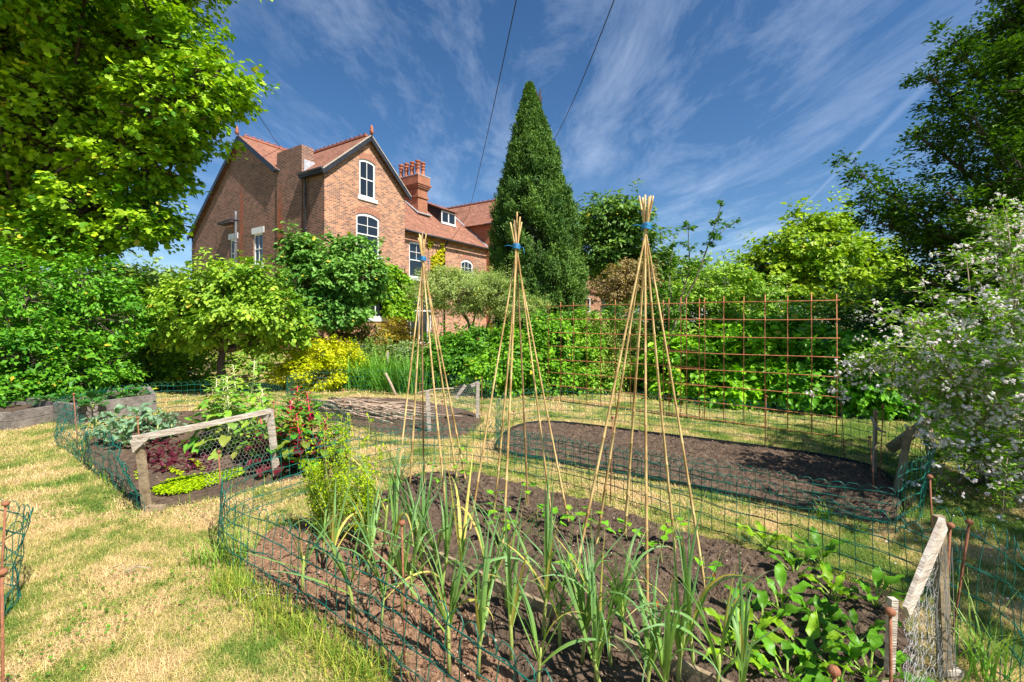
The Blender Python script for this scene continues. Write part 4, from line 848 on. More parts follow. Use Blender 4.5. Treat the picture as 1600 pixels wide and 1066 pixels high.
# conifer
def conifer():
    base = Vector((1.15, 19.5, 0)); rt = empty('conifer_tree', base, label='tall dark green conifer shaped like a cone rising beside the house', cat='tree')
    H = at(828, 134, 19.5).z; n = 3500
    z = H * rng.random(n) ** 0.85 * 1.0; a = rng.uniform(0, 2 * PI, n)
    def rad(z): t_ = np.clip(z / H, 0, 1); return np.interp(t_, [0, .28, .45, .6, .72, .82, .91, .97, 1], [1.75, 1.80, 1.60, 1.28, 0.92, 0.56, 0.27, 0.08, 0.01])
    r = rad(z) * (0.74 + 0.26 * vnoise(np.c_[np.cos(a) * 2.2, np.sin(a) * 2.2, z * 0.9]) + 0.20 * vnoise(np.c_[np.cos(a) * 6, np.sin(a) * 6, z * 2.6]) + rng.normal(0, 0.05, n)) + 0.05
    C = np.c_[np.cos(a) * r, np.sin(a) * r, z]; keep_ = vnoise(np.c_[np.cos(a) * 5 + 3, np.sin(a) * 5, z * 2.4]) > 0.34; C, a, z, r = C[keep_], a[keep_], z[keep_], r[keep_]; n = len(C); k = 95; i = np.repeat(np.arange(n), k)
    od = np.c_[np.cos(a), np.sin(a), np.full(n, 1.3)][i]; sp = rng.random((len(i), 1))
    tp_ = (0.3 + 0.7 * np.clip((1 - z / H) * 6, 0, 1))[i][:, None]; P = C[i] + od * (sp - 0.6) * 0.30 * tp_ + rng.normal(0, 1, (len(i), 3)) * (0.05 + 0.07 * (1 - sp)) * tp_
    P[:, 2] = np.minimum(P[:, 2], H + 0.2)
    P[:, 0] -= 0.40 * (np.maximum(P[:, 2], 0) / H) ** 1.2
    D = unit(od + rng.normal(0, 0.45, P.shape)); Nn = unit(rdir(len(P)) + np.c_[np.cos(a), np.sin(a), np.full(n, 0.5)][i] * 0.7)
    t_ = np.clip((0.25 + 0.5 * rng.random(n) + 1.1 * fbm(C * 1.3, 2))[i] + rng.random(len(i)) * 0.35 - 0.15, 0, 1)[:, None]
    make_leaves('crown', P, Nn, D, 0.115 * rng.uniform(0.6, 1.3, len(P)), 0.42, T_DIAM, np.array((0.03, 0.085, 0.022)) * (1 - t_) + np.array((0.15, 0.25, 0.05)) * t_, M_needle, rt)
    mb = MB(); mb.tube([(0, 0, -0.05), (0.0, 0, 3), (-0.2, 0.03, 7), (-0.4, 0, H * 0.96)], [0.3, 0.24, 0.14, 0.02], 8)
    for j in range(160):
        q_ = rng.integers(n); mb.tube([(0, 0, max(0.3, C[q_, 2] - 0.5)), tuple(C[q_] * (0.5, 0.5, 1) - (0, 0, 0.25)), tuple(C[q_])], [0.05, 0.03, 0.008], 4, caps=False)
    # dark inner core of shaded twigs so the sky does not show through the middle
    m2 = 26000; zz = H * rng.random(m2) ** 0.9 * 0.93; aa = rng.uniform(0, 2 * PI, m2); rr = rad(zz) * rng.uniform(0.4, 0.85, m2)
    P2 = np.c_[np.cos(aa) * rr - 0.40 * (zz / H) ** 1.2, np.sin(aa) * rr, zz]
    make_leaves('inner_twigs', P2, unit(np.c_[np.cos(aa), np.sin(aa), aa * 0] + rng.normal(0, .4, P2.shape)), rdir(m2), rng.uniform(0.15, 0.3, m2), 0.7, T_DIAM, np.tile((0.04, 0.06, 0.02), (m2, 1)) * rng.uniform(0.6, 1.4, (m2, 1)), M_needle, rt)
    mb.build('trunk', M_barkdark, rt, smooth=True)
conifer()

# a branching tree grown from explicit limbs: used for the dark evergreen and the shoots
def limb_tree(name, label, cat, base, limbs, leaf, wid, c1, c2, tr, dens, spread, matl, bark, tmpl=T_DIAM, group=None, kl=(10, 26), twl=0.9, ntw=1.0):
    base = Vector(base); rt = empty(name, base, label=label, cat=cat, group=group); b0 = np.array(base); mb = MB(); LP = []; LD = []
    for pts, r0, r1 in limbs:
        P = np.array([list(p) for p in pts]) - b0
        # resample
        L = np.r_[0, np.cumsum(np.linalg.norm(np.diff(P, axis=0), axis=1))]; m = max(6, int(L[-1] / 0.18)); tt = np.linspace(0, L[-1], m)
        Q = np.c_[[np.interp(tt, L, P[:, k]) for k in range(3)]].T; Q += fbm(Q * 1.3 + r0 * 100, 3)[:, None] * np.array([0.3, 0.3, 0.3]) * (tt / L[-1])[:, None]
        mb.tube(Q, np.linspace(r0, r1, m), 6)
        T = unit(np.gradient(Q, axis=0))
        nt_ = int(L[-1] * dens * ntw)
        for _ in range(nt_):
            u = rng.random() ** 0.7; i = min(int(u * (m - 1)), m - 1); d = T[i] * 0.7 + rdir(1)[0] * 0.9; d /= np.linalg.norm(d); d[2] += 0.15
            ln = twl * rng.uniform(0.4, 1.1) * (1.1 - 0.5 * u); ts = np.linspace(0, 1, 5)
            B = Q[i] + d * ts[:, None] * ln + rdir(1) * 0.12 * (ts[:, None] ** 2) * ln
            mb.tube(B, np.linspace(max(r1 * 0.8, 0.006), 0.0025, 5), 4, caps=False)
            for e in range(3):
                w_ = B[rng.integers(2, 5)]; k = rng.integers(*kl)
                dd = unit(rng.normal(0, 1, (k, 3)) + d * 0.9 + (0, 0, 0.3)); LP.append(w_ + rdir(1) * spread * 0.6 + dd * spread * rng.random((k, 1)) * 0.8); LD.append(dd)
    mb.build('trunk', bark, rt, smooth=True)
    P = np.concatenate(LP); D = np.concatenate(LD); n = len(P); t_ = rng.random((n, 1)) ** 1.3
    Nn = unit(rdir(n) * 0.6 + (0, 0, 0.9)); ok = P[:, 2] > 0.03
    make_leaves('crown', P[ok], Nn[ok], D[ok], leaf * rng.uniform(0.6, 1.3, ok.sum()), wid, tmpl, (np.array(c1) * (1 - t_) + np.array(c2) * t_)[ok], matl, rt)
    return rt
HY = 7.6; hb = at(1660, 700, HY); hb.z = 0
def L_(pp, Y0=HY): return [at(x, y, Y0 + dy) for x, y, dy in pp]
limbs = []
limbs.append(([hb, hb + Vector((0.0, 0, 2)), at(1650, 250, HY), at(1640, 60, HY), at(1640, -120, HY)], 0.22, 0.05))
random.seed(3)
for (x0, y0), (x1, y1), dy in (((1650, 450), (1345, 268), -0.3), ((1655, 420), (1375, 345), 0.3), ((1650, 380), (1350, 330), 0.9), ((1650, 330), (1425, 205), 0.0), ((1650, 300), (1450, 115), 0.4), ((1650, 250), (1490, 60), -0.2), ((1650, 200), (1540, 40), 0.5),
    ((1650, 470), (1400, 420), 0.5), ((1650, 420), (1480, 300), -0.8), ((1650, 350), (1520, 180), -0.8), ((1650, 300), (1560, 90), -0.6), ((1650, 200), (1570, 10), 0.2), ((1655, 500), (1450, 470), 1.0), ((1650, 430), (1540, 360), -1.2), ((1650, 350), (1590, 250), -1.2),
    ((1650, 260), (1600, 120), -1.0), ((1650, 560), (1470, 540), 0.9), ((1650, 480), (1560, 430), -0.8), ((1650, 150), (1700, -60), 0), ((1650, 100), (1580, -40), 0.3), ((1650, 400), (1500, 390), 1.5), ((1650, 330), (1530, 300), 1.6), ((1650, 250), (1550, 190), 1.6), ((1650, 480), (1760, 300), 0), ((1650, 380), (1780, 200), 0.4)):
    a = at(x0, y0, HY); b = at(x1, y1, HY + dy); mid = a.lerp(b, 0.55) + Vector((0, 0, -0.25)); limbs.append(([a, a.lerp(mid, 0.5) + Vector((0, 0, 0.05)), mid, b], 0.055, 0.012))
limb_tree('holly_tree', 'dark evergreen tree with ragged branches reaching in from the top right', 'tree', hb, limbs, 0.085, 0.5, (0.02, 0.06, 0.01), (0.11, 0.21, 0.02), 0, 15, 0.22, M_leafdark, M_barkdark, twl=0.75, kl=(12, 30))
tree('evergreen_bush', 'dark mass of evergreen foliage behind the white blossom at the right', 'bush', (9.6, 9.2, 0), [bl(1500, 480, 9, 80, 70), bl(1570, 380, 9, 70, 90), bl(1450, 560, 8.6, 70, 60), bl(1560, 560, 8.6, 90, 80), bl(1640, 300, 9.2, 80, 140), bl(1410, 520, 9, 40, 40), bl(1400, 610, 8.2, 50, 40)], 850, 0.32, 42, 0.09, 0.55, (0.015, 0.05, 0.01), (0.06, 0.14, 0.02), 0.07, matl=M_leafdark, nstem=4, inner=0.35)
sb = gp(1045, 650); sb.y = 10.2; sb.x = 240 / F * 10.2
limb_tree('poplar_sapling', 'young tree with tall upright shoots rising above the mesh', 'tree', Vector((3.2, 10.2, 0)), [
    ([Vector((3.2, 10.2, 0)), at(1040, 560, 10.2), at(1055, 500, 10.2)], 0.04, 0.03),
    ([at(1055, 500, 10.2), at(1090, 430, 10.2), at(1118, 350, 10.3), at(1130, 310, 10.3)], 0.028, 0.006), ([at(1105, 385, 10.25), at(1135, 355, 10.4), at(1160, 341, 10.5)], 0.012, 0.005),
    ([at(1055, 500, 10.2), at(1078, 420, 10.0), at(1073, 345, 9.9)], 0.022, 0.005), ([at(1055, 500, 10.2), at(1045, 440, 10.5), at(1050, 375, 10.6)], 0.02, 0.005), ([at(1055, 500, 10.2), at(1020, 440, 10.0), at(1015, 400, 10)], 0.02, 0.005)],
    0.085, 0.7, (0.04, 0.12, 0.015), (0.14, 0.27, 0.03), 0, 11, 0.05, M_leaf, M_bark, twl=0.18, kl=(2, 6))

# white-blossomed shrub at the right
def blossom_shrub():
    base = Vector((4.75, 4.3, 0)); b0 = np.array(base); rt = empty('deutzia_bush', base, label='arching shrub smothered in small pinkish-white blossom at the right edge', cat='bush')
    mb = MB(); LP = []; LD = []; FP = []
    ends = [(1350, 560, 4.4), (1335, 598, 4.2), (1395, 470, 4.6), (1450, 430, 4.8), (1400, 520, 4.0), (1500, 400, 4.8), (1540, 350, 5.0), (1580, 330, 4.8), (1600, 400, 4.2), (1640, 350, 4.4), (1440, 600, 3.9), (1470, 660, 3.8), (1500, 700, 3.9), (1530, 740, 3.9), (1560, 780, 3.9),
            (1480, 520, 3.9), (1530, 480, 3.8), (1590, 540, 3.6), (1600, 640, 3.5), (1620, 700, 3.6), (1560, 620, 3.6), (1430, 560, 4.9), (1500, 600, 4.8), (1570, 460, 4.6), (1640, 480, 4), (1700, 420, 4.2), (1700, 600, 4), (1540, 690, 4.8), (1600, 780, 4.6), (1420, 640, 4.6), (1520, 560, 5.2), (1475, 470, 5.0), (1610, 330, 5.4), (1390, 600, 4.9), (1660, 300, 4.6), (1625, 820, 3.9), (1480, 740, 4.2)]
    for j, (x, y, Y) in enumerate(ends + ends[::2] + ends[1::4]):
        e = np.array(at(x + rng.normal(0, 12), y + rng.normal(0, 12), Y + rng.normal(0, 0.15))) - b0; s0 = np.array([rng.normal(0, 0.15), rng.normal(0, 0.15), 0.0])
        top = s0 * 0.4 + e * 0.6; top[2] = max(e[2], 0.4) * (0.95 if e[2] > 1.2 else 1.7) + rng.uniform(0, 0.3)
        ts = np.linspace(0, 1, 22)[:, None]; Q = (1 - ts) ** 2 * s0 + 2 * ts * (1 - ts) * top + ts ** 2 * e; Q += fbm(Q * 1.5 + j, 2)[:, None] * 0.12 * ts
        mb.tube(Q, np.linspace(0.011, 0.0025, 22), 5)
        T = unit(np.gradient(Q, axis=0))
        for q_ in range(25):
            i = rng.integers(6, 22); d = T[i] * 0.5 + rdir(1)[0]; d /= np.linalg.norm(d); ln = rng.uniform(0.08, 0.30); t5 = np.linspace(0, 1, 4)[:, None]
            B = Q[i] + d * t5 * ln - np.array([0, 0, 0.05]) * t5 ** 2; mb.tube(B, [0.003, 0.0025, 0.002, 0.0012], 3, caps=False)
            k = 10; u = rng.random((k, 1)); LP.append(Q[i] + d * u * ln + rdir(k) * 0.035); LD.append(unit(rdir(k) + d))
            if rng.random() < 0.62:
                c = B[-1]; FP.append(c + rng.normal(0, 1, (rng.integers(4, 11), 3)) * np.array([0.03, 0.03, 0.018]))
    mb.build('stem', M_twig, rt, smooth=True)
    P = np.concatenate(LP); D = np.concatenate(LD); n = len(P); t_ = rng.random((n, 1))
    ok = (P[:, 2] > 0.03)
    make_leaves('foliage', P[ok], unit(rdir(n) * 0.6 + (0, 0, 0.9))[ok], D[ok], 0.058 * rng.uniform(0.6, 1.3, ok.sum()), 0.42, T_DIAM, (np.array((0.07, 0.19, 0.015)) * (1 - t_) + np.array((0.30, 0.46, 0.05)) * t_)[ok], M_leaf, rt)
    P = np.concatenate(FP); n = len(P); k = 5; i = np.repeat(np.arange(n), k); Nn = unit(rdir(n) * 0.7 + (-0.2, -0.6, 0.5))
    a = np.tile(np.arange(k) * 2 * PI / k, n); U = unit(np.cross(Nn, (0.3, 0.2, 0.9))); W = np.cross(Nn, U)
    D = U[i] * np.cos(a)[:, None] + W[i] * np.sin(a)[:, None]; tint = rng.random((n, 1))[i]
    make_leaves('blossom', P[i], unit(Nn[i] + D * 0.25), D + Nn[i] * 0.3, np.full(n * k, 0.0165) * rng.uniform(0.8, 1.3, n)[i], 0.85, T_DIAM, np.array((0.90, 0.87, 0.85)) * (1 - tint) + np.array((0.86, 0.74, 0.73)) * tint, M_petal, rt)
blossom_shrub()
# fallen petals on the lawn
np_ = 900; pp = np.c_[rng.uniform(2.4, 6.5, np_), rng.uniform(2.2, 6.5, np_), np.full(np_, 0.03)]; pp = pp[(pp[:, 0] / pp[:, 1] > 0.78)]
make_leaves('fallen_petals', pp, unit(rdir(len(pp)) * 0.4 + (0, 0, 1)), rdir(len(pp)), np.full(len(pp), 0.016), 0.8, T_DIAM, np.tile((0.85, 0.80, 0.78), (len(pp), 1)), M_petal, None, kind='stuff', label='white fallen petals on the shaded lawn', cat='petals')

# a garden tree just outside the frame on the right: it casts the dappled shade on the right-hand lawn
tree('pear_tree', 'leafy tree standing right of the blossom shrub, mostly outside the photograph', 'tree', (7.4, 1.2, 0),
     [((6.6, 0.9, 4.6), (1.5, 1.5, 0.9)), ((5.6, -0.1, 4.4), (0.8, 0.8, 0.5)), ((6.9, -1.4, 4.6), (1.3, 1.3, 0.8))], 260, 0.28, 34, 0.10, 0.65, (0.05, 0.14, 0.02), (0.16, 0.30, 0.03), 0.14)

# ------------------------------------------------------------------ cane wigwams
def cane_mesh(a, b, r, seed):
    mb = MB(); a = Vector(a); b = Vector(b); L = (b - a).length; z = 0.0; pts = []; rad = []; rr = random.Random(seed)
    bow = Vector((rr.uniform(-1, 1), rr.uniform(-1, 1), 0)) * 0.008
    def pt(s_): t_ = s_ / L; return a.lerp(b, t_) + bow * math.sin(PI * t_)
    s_ = rr.uniform(0.03, 0.1); pts.append(pt(0)); rad.append(r)
    while s_ < L - 0.03:
        t_ = 1 - 0.38 * s_ / L
        for ds, k in ((-0.008, 1.0), (-0.002, 1.22), (0.003, 1.24), (0.009, 0.98)):
            pts.append(pt(s_ + ds)); rad.append(r * t_ * k)
        s_ += rr.uniform(0.17, 0.25)
    pts.append(pt(L)); rad.append(r * 0.62); mb.tube(pts, rad, 8); return mb
def wigwam(label, tie, Yc, canes, seed):
    rr = random.Random(seed); T = at(tie[0], tie[1], Yc); rt = empty('cane_wigwam', (T.x, Yc, 0), label=label, cat='plant support', group='wigwams of bamboo canes tied with blue string')
    for i, (bx_, by_, tx, ty, dark) in enumerate(canes):
        B = gp(bx_, by_); B.z = -0.06; top = at(tx, ty, Yc + rr.uniform(-0.03, 0.03))
        ang = math.atan2(B.y - Yc, B.x - T.x); 
        # pass beside the tie point, then carry on to the tip
        X = T + Vector((math.cos(ang), math.sin(ang), 0)) * rr.uniform(-0.012, 0.004) + Vector((rr.uniform(-1, 1), rr.uniform(-1, 1), 0)) * 0.006
        d = (X - B).normalized(); L = (X - B).length + (T - at(tx, ty, Yc)).length * rr.uniform(0.85, 1.2) + 0.02
        tip = B + d * L
        off = Vector((rt.location.x, rt.location.y, 0))
        cane_mesh(B - off, tip - off, 0.0095 * rr.uniform(0.85, 1.1), seed * 10 + i).build('cane', M_bambood if dark else M_bamboo, rt, smooth=True)
    mb = MB()
    for k in range(6):
        c = Vector((0, 0, T.z - 0.012 + k * 0.006)); mb.tube([c + Vector((math.cos(a) * 0.027, math.sin(a) * 0.025, math.sin(a * 2 + k) * 0.004)) for a in np.linspace(0, 2 * PI, 15)], 0.0035, 5)
    mb.tube([(0.026, -0.01, T.z), (0.05, -0.03, T.z - 0.01), (0.06, -0.03, T.z - 0.06)], 0.002, 4); mb.tube([(-0.026, -0.01, T.z), (-0.06, -0.02, T.z + 0.01), (-0.09, -0.02, T.z + 0.004)], 0.002, 4)
    mb.build('string_tie', M_blue, rt, smooth=True)
    return rt
wigwam('bamboo cane wigwam at the right, the nearest and tallest of the three', (1010, 355), 2.755, [(892,914,1017,312,0),(929,856,1012,318,0),(975,841,1006,312,0),(1012,971,1011,313,0),(1057,865,1002,316,0),(1106,930,997,309,0)], 1)
wigwam('bamboo cane wigwam in the middle, in front of the conifer', (807, 386), 3.42, [(785,859,809,340,0),(730,843,812,352,0),(770,812,806,350,0),(825,795,804,350,1),(866,829,799,352,0),(892,822,795,356,0)], 2)
wigwam('bamboo cane wigwam at the left, farthest away, with a brown cane', (661, 405), 4.05, [(615,797,668,370,0),(663,759,660,372,1),(699,803,656,372,0),(717,758,654,374,0),(730,754,652,380,0),(640,762,672,380,0)], 3)
for i, (x, y) in enumerate(((1060, 866), (1022, 962), (1110, 915))):
    mb = MB(); p = gp(x + 4, y); mb.bar((p.x, p.y, 0.0), (p.x + 0.004, p.y, 0.075), 0.012, 0.002, up=(0, -1, 0)); mb.build('plant_label', M_orange, label=('small orange plant tag beside the back right cane', 'small orange plant tag at the foot of the nearest upright cane', 'small orange plant tag right of the outermost cane')[i], cat='plant tag')

# ------------------------------------------------------------------ wire fences
def fence(label, base, h, seed, spacing=0.085, rows=5, lean=(0.0, 0.0), sag=0.0, mess=0.012, r=0.0024, hoop=True, m=M_green):
    rr = np.random.default_rng(seed); P = np.array([[p[0], p[1]] for p in base], float)
    # smooth the run
    L = np.r_[0, np.cumsum(np.linalg.norm(np.diff(P, axis=0), axis=1))]; n = max(3, int(L[-1] / spacing)); s_ = np.linspace(0, L[-1], n + 1)
    Q = np.c_[np.interp(s_, L, P[:, 0]), np.interp(s_, L, P[:, 1])]
    for _ in range(3): Q[1:-1] = (Q[:-2] + Q[1:-1] * 2 + Q[2:]) / 4
    T = np.gradient(Q, axis=0); T /= np.linalg.norm(T, axis=1, keepdims=True); Nn = np.c_[-T[:, 1], T[:, 0]]
    f1 = fbm(np.c_[s_ * 1.7, s_ * 0 + seed, s_ * 0], 3); f2 = fbm(np.c_[s_ * 3.1, s_ * 0 + seed + 7, s_ * 0], 3)
    ln = lean[0] + (lean[1] - lean[0]) * s_ / L[-1] + f1 * mess * 9; sg = 1 - sag * np.clip(0.5 + f2 * 1.6, 0, 1) + f2 * 0.12
    c = np.array([Q[0, 0], Q[0, 1], 0])
    def pt(i, z):
        i = min(max(i, 0), n); j = int(math.floor(i)); t_ = i - j; j2 = min(j + 1, n)
        q_ = Q[j] * (1 - t_) + Q[j2] * t_; l_ = ln[j] * (1 - t_) + ln[j2] * t_; g_ = sg[j] * (1 - t_) + sg[j2] * t_; nn = Nn[j]
        k = l_ * (max(z, 0) / h) ** 1.5
        w_ = fbm(np.array([[i * 0.9 + seed, z * 9, 0.3]]), 2)[0] * mess * 2.2
        return np.array([q_[0] + nn[0] * (k + w_), q_[1] + nn[1] * (k + w_), z * g_]) - c
    mb = MB()
    hz = h * 0.88
    for i in range(n + 1):
        jt = rr.normal(0, 0.10)
        mb.tube([pt(i + jt * (z / h), z) for z in np.linspace(-0.01, hz, 8)], r, 4, caps=False)
    if hoop:
        for i in range(n):
            mb.tube([pt(i + 0.5 - 0.5 * math.cos(a), hz + math.sin(a) * h * 0.12 * rr.uniform(0.85, 1.2)) for a in np.linspace(0, PI, 7)], r, 4, caps=False)
    for k in range(rows):
        z0 = h * (0.06 + 0.80 * k / (rows - 1)); zz = [z0 + rr.normal(0, 0.006) for _ in range(n + 1)]
        mb.tube([pt(i, zz[i]) for i in range(n + 1)], r * 1.15, 4, caps=False)
        mb.tube([pt(i + 0.5 if i < n else i, zz[i] + rr.normal(0, 0.004) + 0.004) for i in range(n + 1)], r * 0.9, 4, caps=False)
    o = mb.build('wire_net_fence', m, label=label, cat='fence', group='green plastic wire fences round the beds', smooth=True); o.location = c
    return o
def GG(*pp): return [gp(x, y)[:2] for x, y in pp]
fence('sagging green wire fence across the near left edge of the leek bed', GG((347, 880), (387, 912), (434, 941), (517, 988), (611, 1064), (720, 1170), (900, 1330)), 0.46, 3, lean=(0.03, 0.0), mess=0.016, sag=0.06)
fence('green wire fence along the back of the nearest bed, seen through the canes', GG((347, 880), (338, 850), (352, 825), (400, 800), (480, 772), (560, 748), (640, 728), (740, 728), (870, 755), (1000, 793), (1130, 840), (1290, 888), (1420, 935), (1500, 985)), 0.47, 4, mess=0.012, sag=0.05)
fence('tangled green wire fence folded round the right end of the nearest bed', [(2.02, 2.22), (2.1, 2.1), (2.12, 1.95), (2.05, 1.8), (1.98, 1.66), (1.9, 1.5)], 0.62, 9, spacing=0.055, mess=0.04, lean=(0.08, -0.04))
fence('crumpled green wire fence slumped along the left side of the left bed', GG((226, 802), (196, 775), (150, 742), (118, 715), (88, 694), (84, 684)), 0.52, 5, spacing=0.06, mess=0.045, lean=(0.02, -0.10), sag=0.55)
fence('green wire fence behind the kale in the left bed', GG((84, 684), (110, 668), (180, 648), (250, 640), (330, 636), (400, 640), (440, 650)), 0.5, 6, spacing=0.1, mess=0.014)
fence('green wire fence between the chard and the sunlit path', GG((440, 746), (480, 748), (530, 732), (548, 706), (520, 682), (478, 664)), 0.46, 7, mess=0.016, sag=0.08)
fence('green wire fence at the back of the far middle bed', GG((445, 640), (462, 620), (520, 612), (600, 612), (690, 622), (760, 638), (775, 652)), 0.52, 8, spacing=0.11, mess=0.014, r=0.0022)
fence('green wire fence in front of the stick pile', GG((450, 645), (480, 664), (540, 684), (610, 697), (690, 700)), 0.44, 10, spacing=0.1, mess=0.014)
fence('green wire fence between the long bed and the rusty mesh', GG((775, 690), (790, 662), (860, 652), (1000, 664), (1180, 686), (1320, 708), (1385, 728)), 0.5, 11, spacing=0.1, mess=0.014, r=0.0021)
fence('green wire fence round the right end of the long bed', GG((1385, 728), (1425, 745), (1445, 775), (1440, 815), (1400, 838)), 0.5, 12, mess=0.02, lean=(0.02, 0.05))
fence('low green wire fence along the front of the long bed', GG((1400, 838), (1280, 816), (1150, 788), (1000, 758), (860, 731), (785, 716), (775, 690)), 0.36, 13, spacing=0.1, mess=0.014, sag=0.1)
fence('bent corner of green wire fence at the left edge', [(-2.55, 2.1), (-2.62, 2.35), (-2.78, 2.6), (-3.2, 2.75), (-3.6, 2.8)], 0.5, 14, mess=0.03)

# ------------------------------------------------------------------ rusty stakes with ball tops
def stake(ball, Y, foot, label, r=0.0048, br=0.0155):
    T = at(ball[0], ball[1], Y); b = Vector(((foot[0] - 800) / F * Y, Y + (foot[1] if len(foot) > 1 else 0), -0.05))
    rt = empty('metal_stake', (b.x, b.y, 0), label=label, cat='stake', group='rusty metal stakes with ball tops')
    o = Vector((b.x, b.y, 0)); d = (T - b).normalized(); mb = MB(); mb.tube([b - o, (b + T) / 2 - o + Vector((0.002, 0, 0)), T - o - d * br * 0.6], r, 7); mb.build('rod', M_rust, rt, smooth=True)
    mb = MB(); mb.lathe(T - o, [(br * math.sin(a) + 1e-4, -br * 0.82 * math.cos(a)) for a in np.linspace(0, PI, 9)], 14); mb.build('ball', M_rust, rt, smooth=True)
for a in [((115, 616), 5.3, (123,), 'rusty ball-topped stake in the crumpled fence left of the kale'),
          ((215, 653), 4.0, (224,), 'rusty ball-topped stake behind the left post of the gate frame'),
          ((342, 706), 3.3, (347,), 'rusty ball-topped stake inside the left corner of the nearest bed'),
          ((628, 817), 2.02, (632,), 'rusty ball-topped stake in front of the leeks at the bottom centre'),
          ((427, 628), 4.75, (432,), 'rusty ball-topped stake behind the right post of the gate frame'),
          ((1391, 956), 1.44, (1392,), 'dark rusty ball-topped stake in front of the broken gate post'),
          ((1303, 1048), 1.2, (1306,), 'rusty ball at the very bottom edge among the spinach leaves'),
          ((1485, 821), 2.05, (1470,), 'rusty ball-topped stake just right of the netted gate post'),
          ((1515, 816), 2.08, (1478,), 'leaning rusty ball-topped stake, rightmost of the pair by the gate'),
          ((1453, 745), 2.75, (1459,), 'rusty ball-topped stake alone in front of the shaded lawn'),
          ((1359, 683), 4.0, (1367,), 'rusty ball-topped stake at the right corner of the long bed'),
          ((1314, 630), 5.15, (1320,), 'rusty ball-topped stake behind the right end of the long bed'),
          ((1380, 634), 4.4, (1373,), 'rusty stake with a broken ball beside the white bracket'),
          ((1197, 619), 5.6, (1195,), 'rusty ball-topped stake behind the long bed against the right part of the mesh'),
          ((1000, 642), 6.5, (999,), 'rusty ball-topped stake behind the long bed under the nearest wigwam'),
          ((957, 652), 3.9, (953,), 'rusty ball-topped stake among the canes on the back edge of the nearest bed'),
          ((803, 643), 6.2, (800,), 'rusty ball-topped stake at the left corner of the long bed'),
          ((537, 609), 7.2, (538,), 'rusty ball-topped stake behind the stick pile'),
          ((691, 627), 6.3, (692,), 'rusty ball-topped stake in front of the little wire gate'),
          ((753, 590), 7.6, (752,), 'rusty ball-topped stake right of the little wire gate'),
          ((656, 600), 7.6, (657,), 'rusty ball-topped stake left of the little wire gate'),
          ((9, 787), 2.25, (-6,), 'rusty ball-topped stake at the left edge, upper of two'),
          ((3, 894), 1.62, (4,), 'rusty ball of a stake cut by the left edge, lower of two')]: stake(*a)

# ------------------------------------------------------------------ gates with chicken wire
def chicken(a0, a1, b0, b1, cell, r, m, parent, jitter=0.0, keep=None, seed=1):
    """hexagonal netting in the quad a0 (bottom left) a1 (bottom right) b1 (top right) b0 (top left)"""
    a0, a1, b0, b1 = [np.array(list(v)) for v in (a0, a1, b0, b1)]; W = np.linalg.norm(a1 - a0); H = np.linalg.norm(b0 - a0)
    nx, ny = int(W / cell), int(H / (cell * 0.75)); mb = MB(); rr = np.random.default_rng(seed); J = {}
    def p(u, v):
        u_, v_ = min(max(u / nx, 0), 1), min(max(v / ny, 0), 1); k = (round(u * 4), round(v * 4))
        if k not in J: J[k] = rr.normal(0, jitter, 3) + np.array([0, 1, 0]) * fbm(np.array([[u * 0.2, v * 0.2, seed]]), 2)[0] * jitter * 8
        return (a0 * (1 - u_) + a1 * u_) * (1 - v_) + (b0 * (1 - u_) + b1 * u_) * v_ + J[k]
    for j in range(ny):
        for i in range(nx):
            u = i + (0.5 if j % 2 else 0)
            if keep and not keep(u / nx, j / ny): continue
            A, B, C, D = p(u, j + 0.25), p(u, j + 0.75), p(u + 0.5, j + 1.25 - 0.25), p(u - 0.5, j + 1.0)
            mb.tube([A, B], r * 1.5, 3, caps=False); mb.tube([B, p(u + 0.5, j + 1.25)], r, 3, caps=False); mb.tube([B, p(u - 0.5, j + 1.25)], r, 3, caps=False)
    return mb.build('chicken_wire', m, parent)
# left gate frame
p1, p2 = gp(231, 797), gp(434, 748)
rt = empty('gate_frame', (p1.x, p1.y, 0), label='weathered wooden gate frame with chicken wire in front of the left bed', cat='gate'); o = Vector((p1.x, p1.y, 0))
t1, t2 = at(217, 684, p1.y), at(421, 640, p2.y)
for b_, t_, w_ in ((p1, t1, 0.055), (p2, t2, 0.055)):
    mb = MB(); mb.bar(Vector((b_.x, b_.y, -0.05)) - o, t_ - o, w_, 0.04, up=(0, -1, 0.01)); mb.build('post', M_brownwood if b_ is p1 else M_oldwood, rt)
mb = MB(); n_ = Vector((0.0, -0.03, 0)); mb.bar(t1 - o + n_ - Vector((0.03, 0.0, 0.005)), t1.lerp(t2, 0.5) - o + n_ + Vector((0, 0, -0.012)), 0.03, 0.05, up=(0, 0, 1)); mb.bar(t1.lerp(t2, 0.5) - o + n_ + Vector((0, 0, -0.012)), t2 - o + n_ + Vector((0.03, 0, -0.005)), 0.03, 0.045, up=(0, 0, 1)); mb.build('rail', M_oldwood, rt)
for s_, q_ in ((1, t1 - o), (-1, t2 - o)):
    mb = MB(); q_ = q_ + Vector((0, -0.055, -0.01)); a, b, c = q_ + Vector((-0.03 * s_, 0, 0)), q_ + Vector((0.12 * s_, 0.02 * s_, 0.02 * s_)), q_ + Vector((-0.005 * s_, 0, -0.10)); d = Vector((0, 0.018, 0))
    mb.add([a, b, c, a + d, b + d, c + d], [(0, 2, 1), (3, 4, 5), (0, 1, 4, 3), (1, 2, 5, 4), (2, 0, 3, 5)]); mb.build('corner_brace', M_oldwood, rt)
mb = MB(); mb.box(Vector((0.08, -0.02, 0.02)), (0.14, 0.05, 0.05)); mb.build('foot_block', M_brownwood, rt)
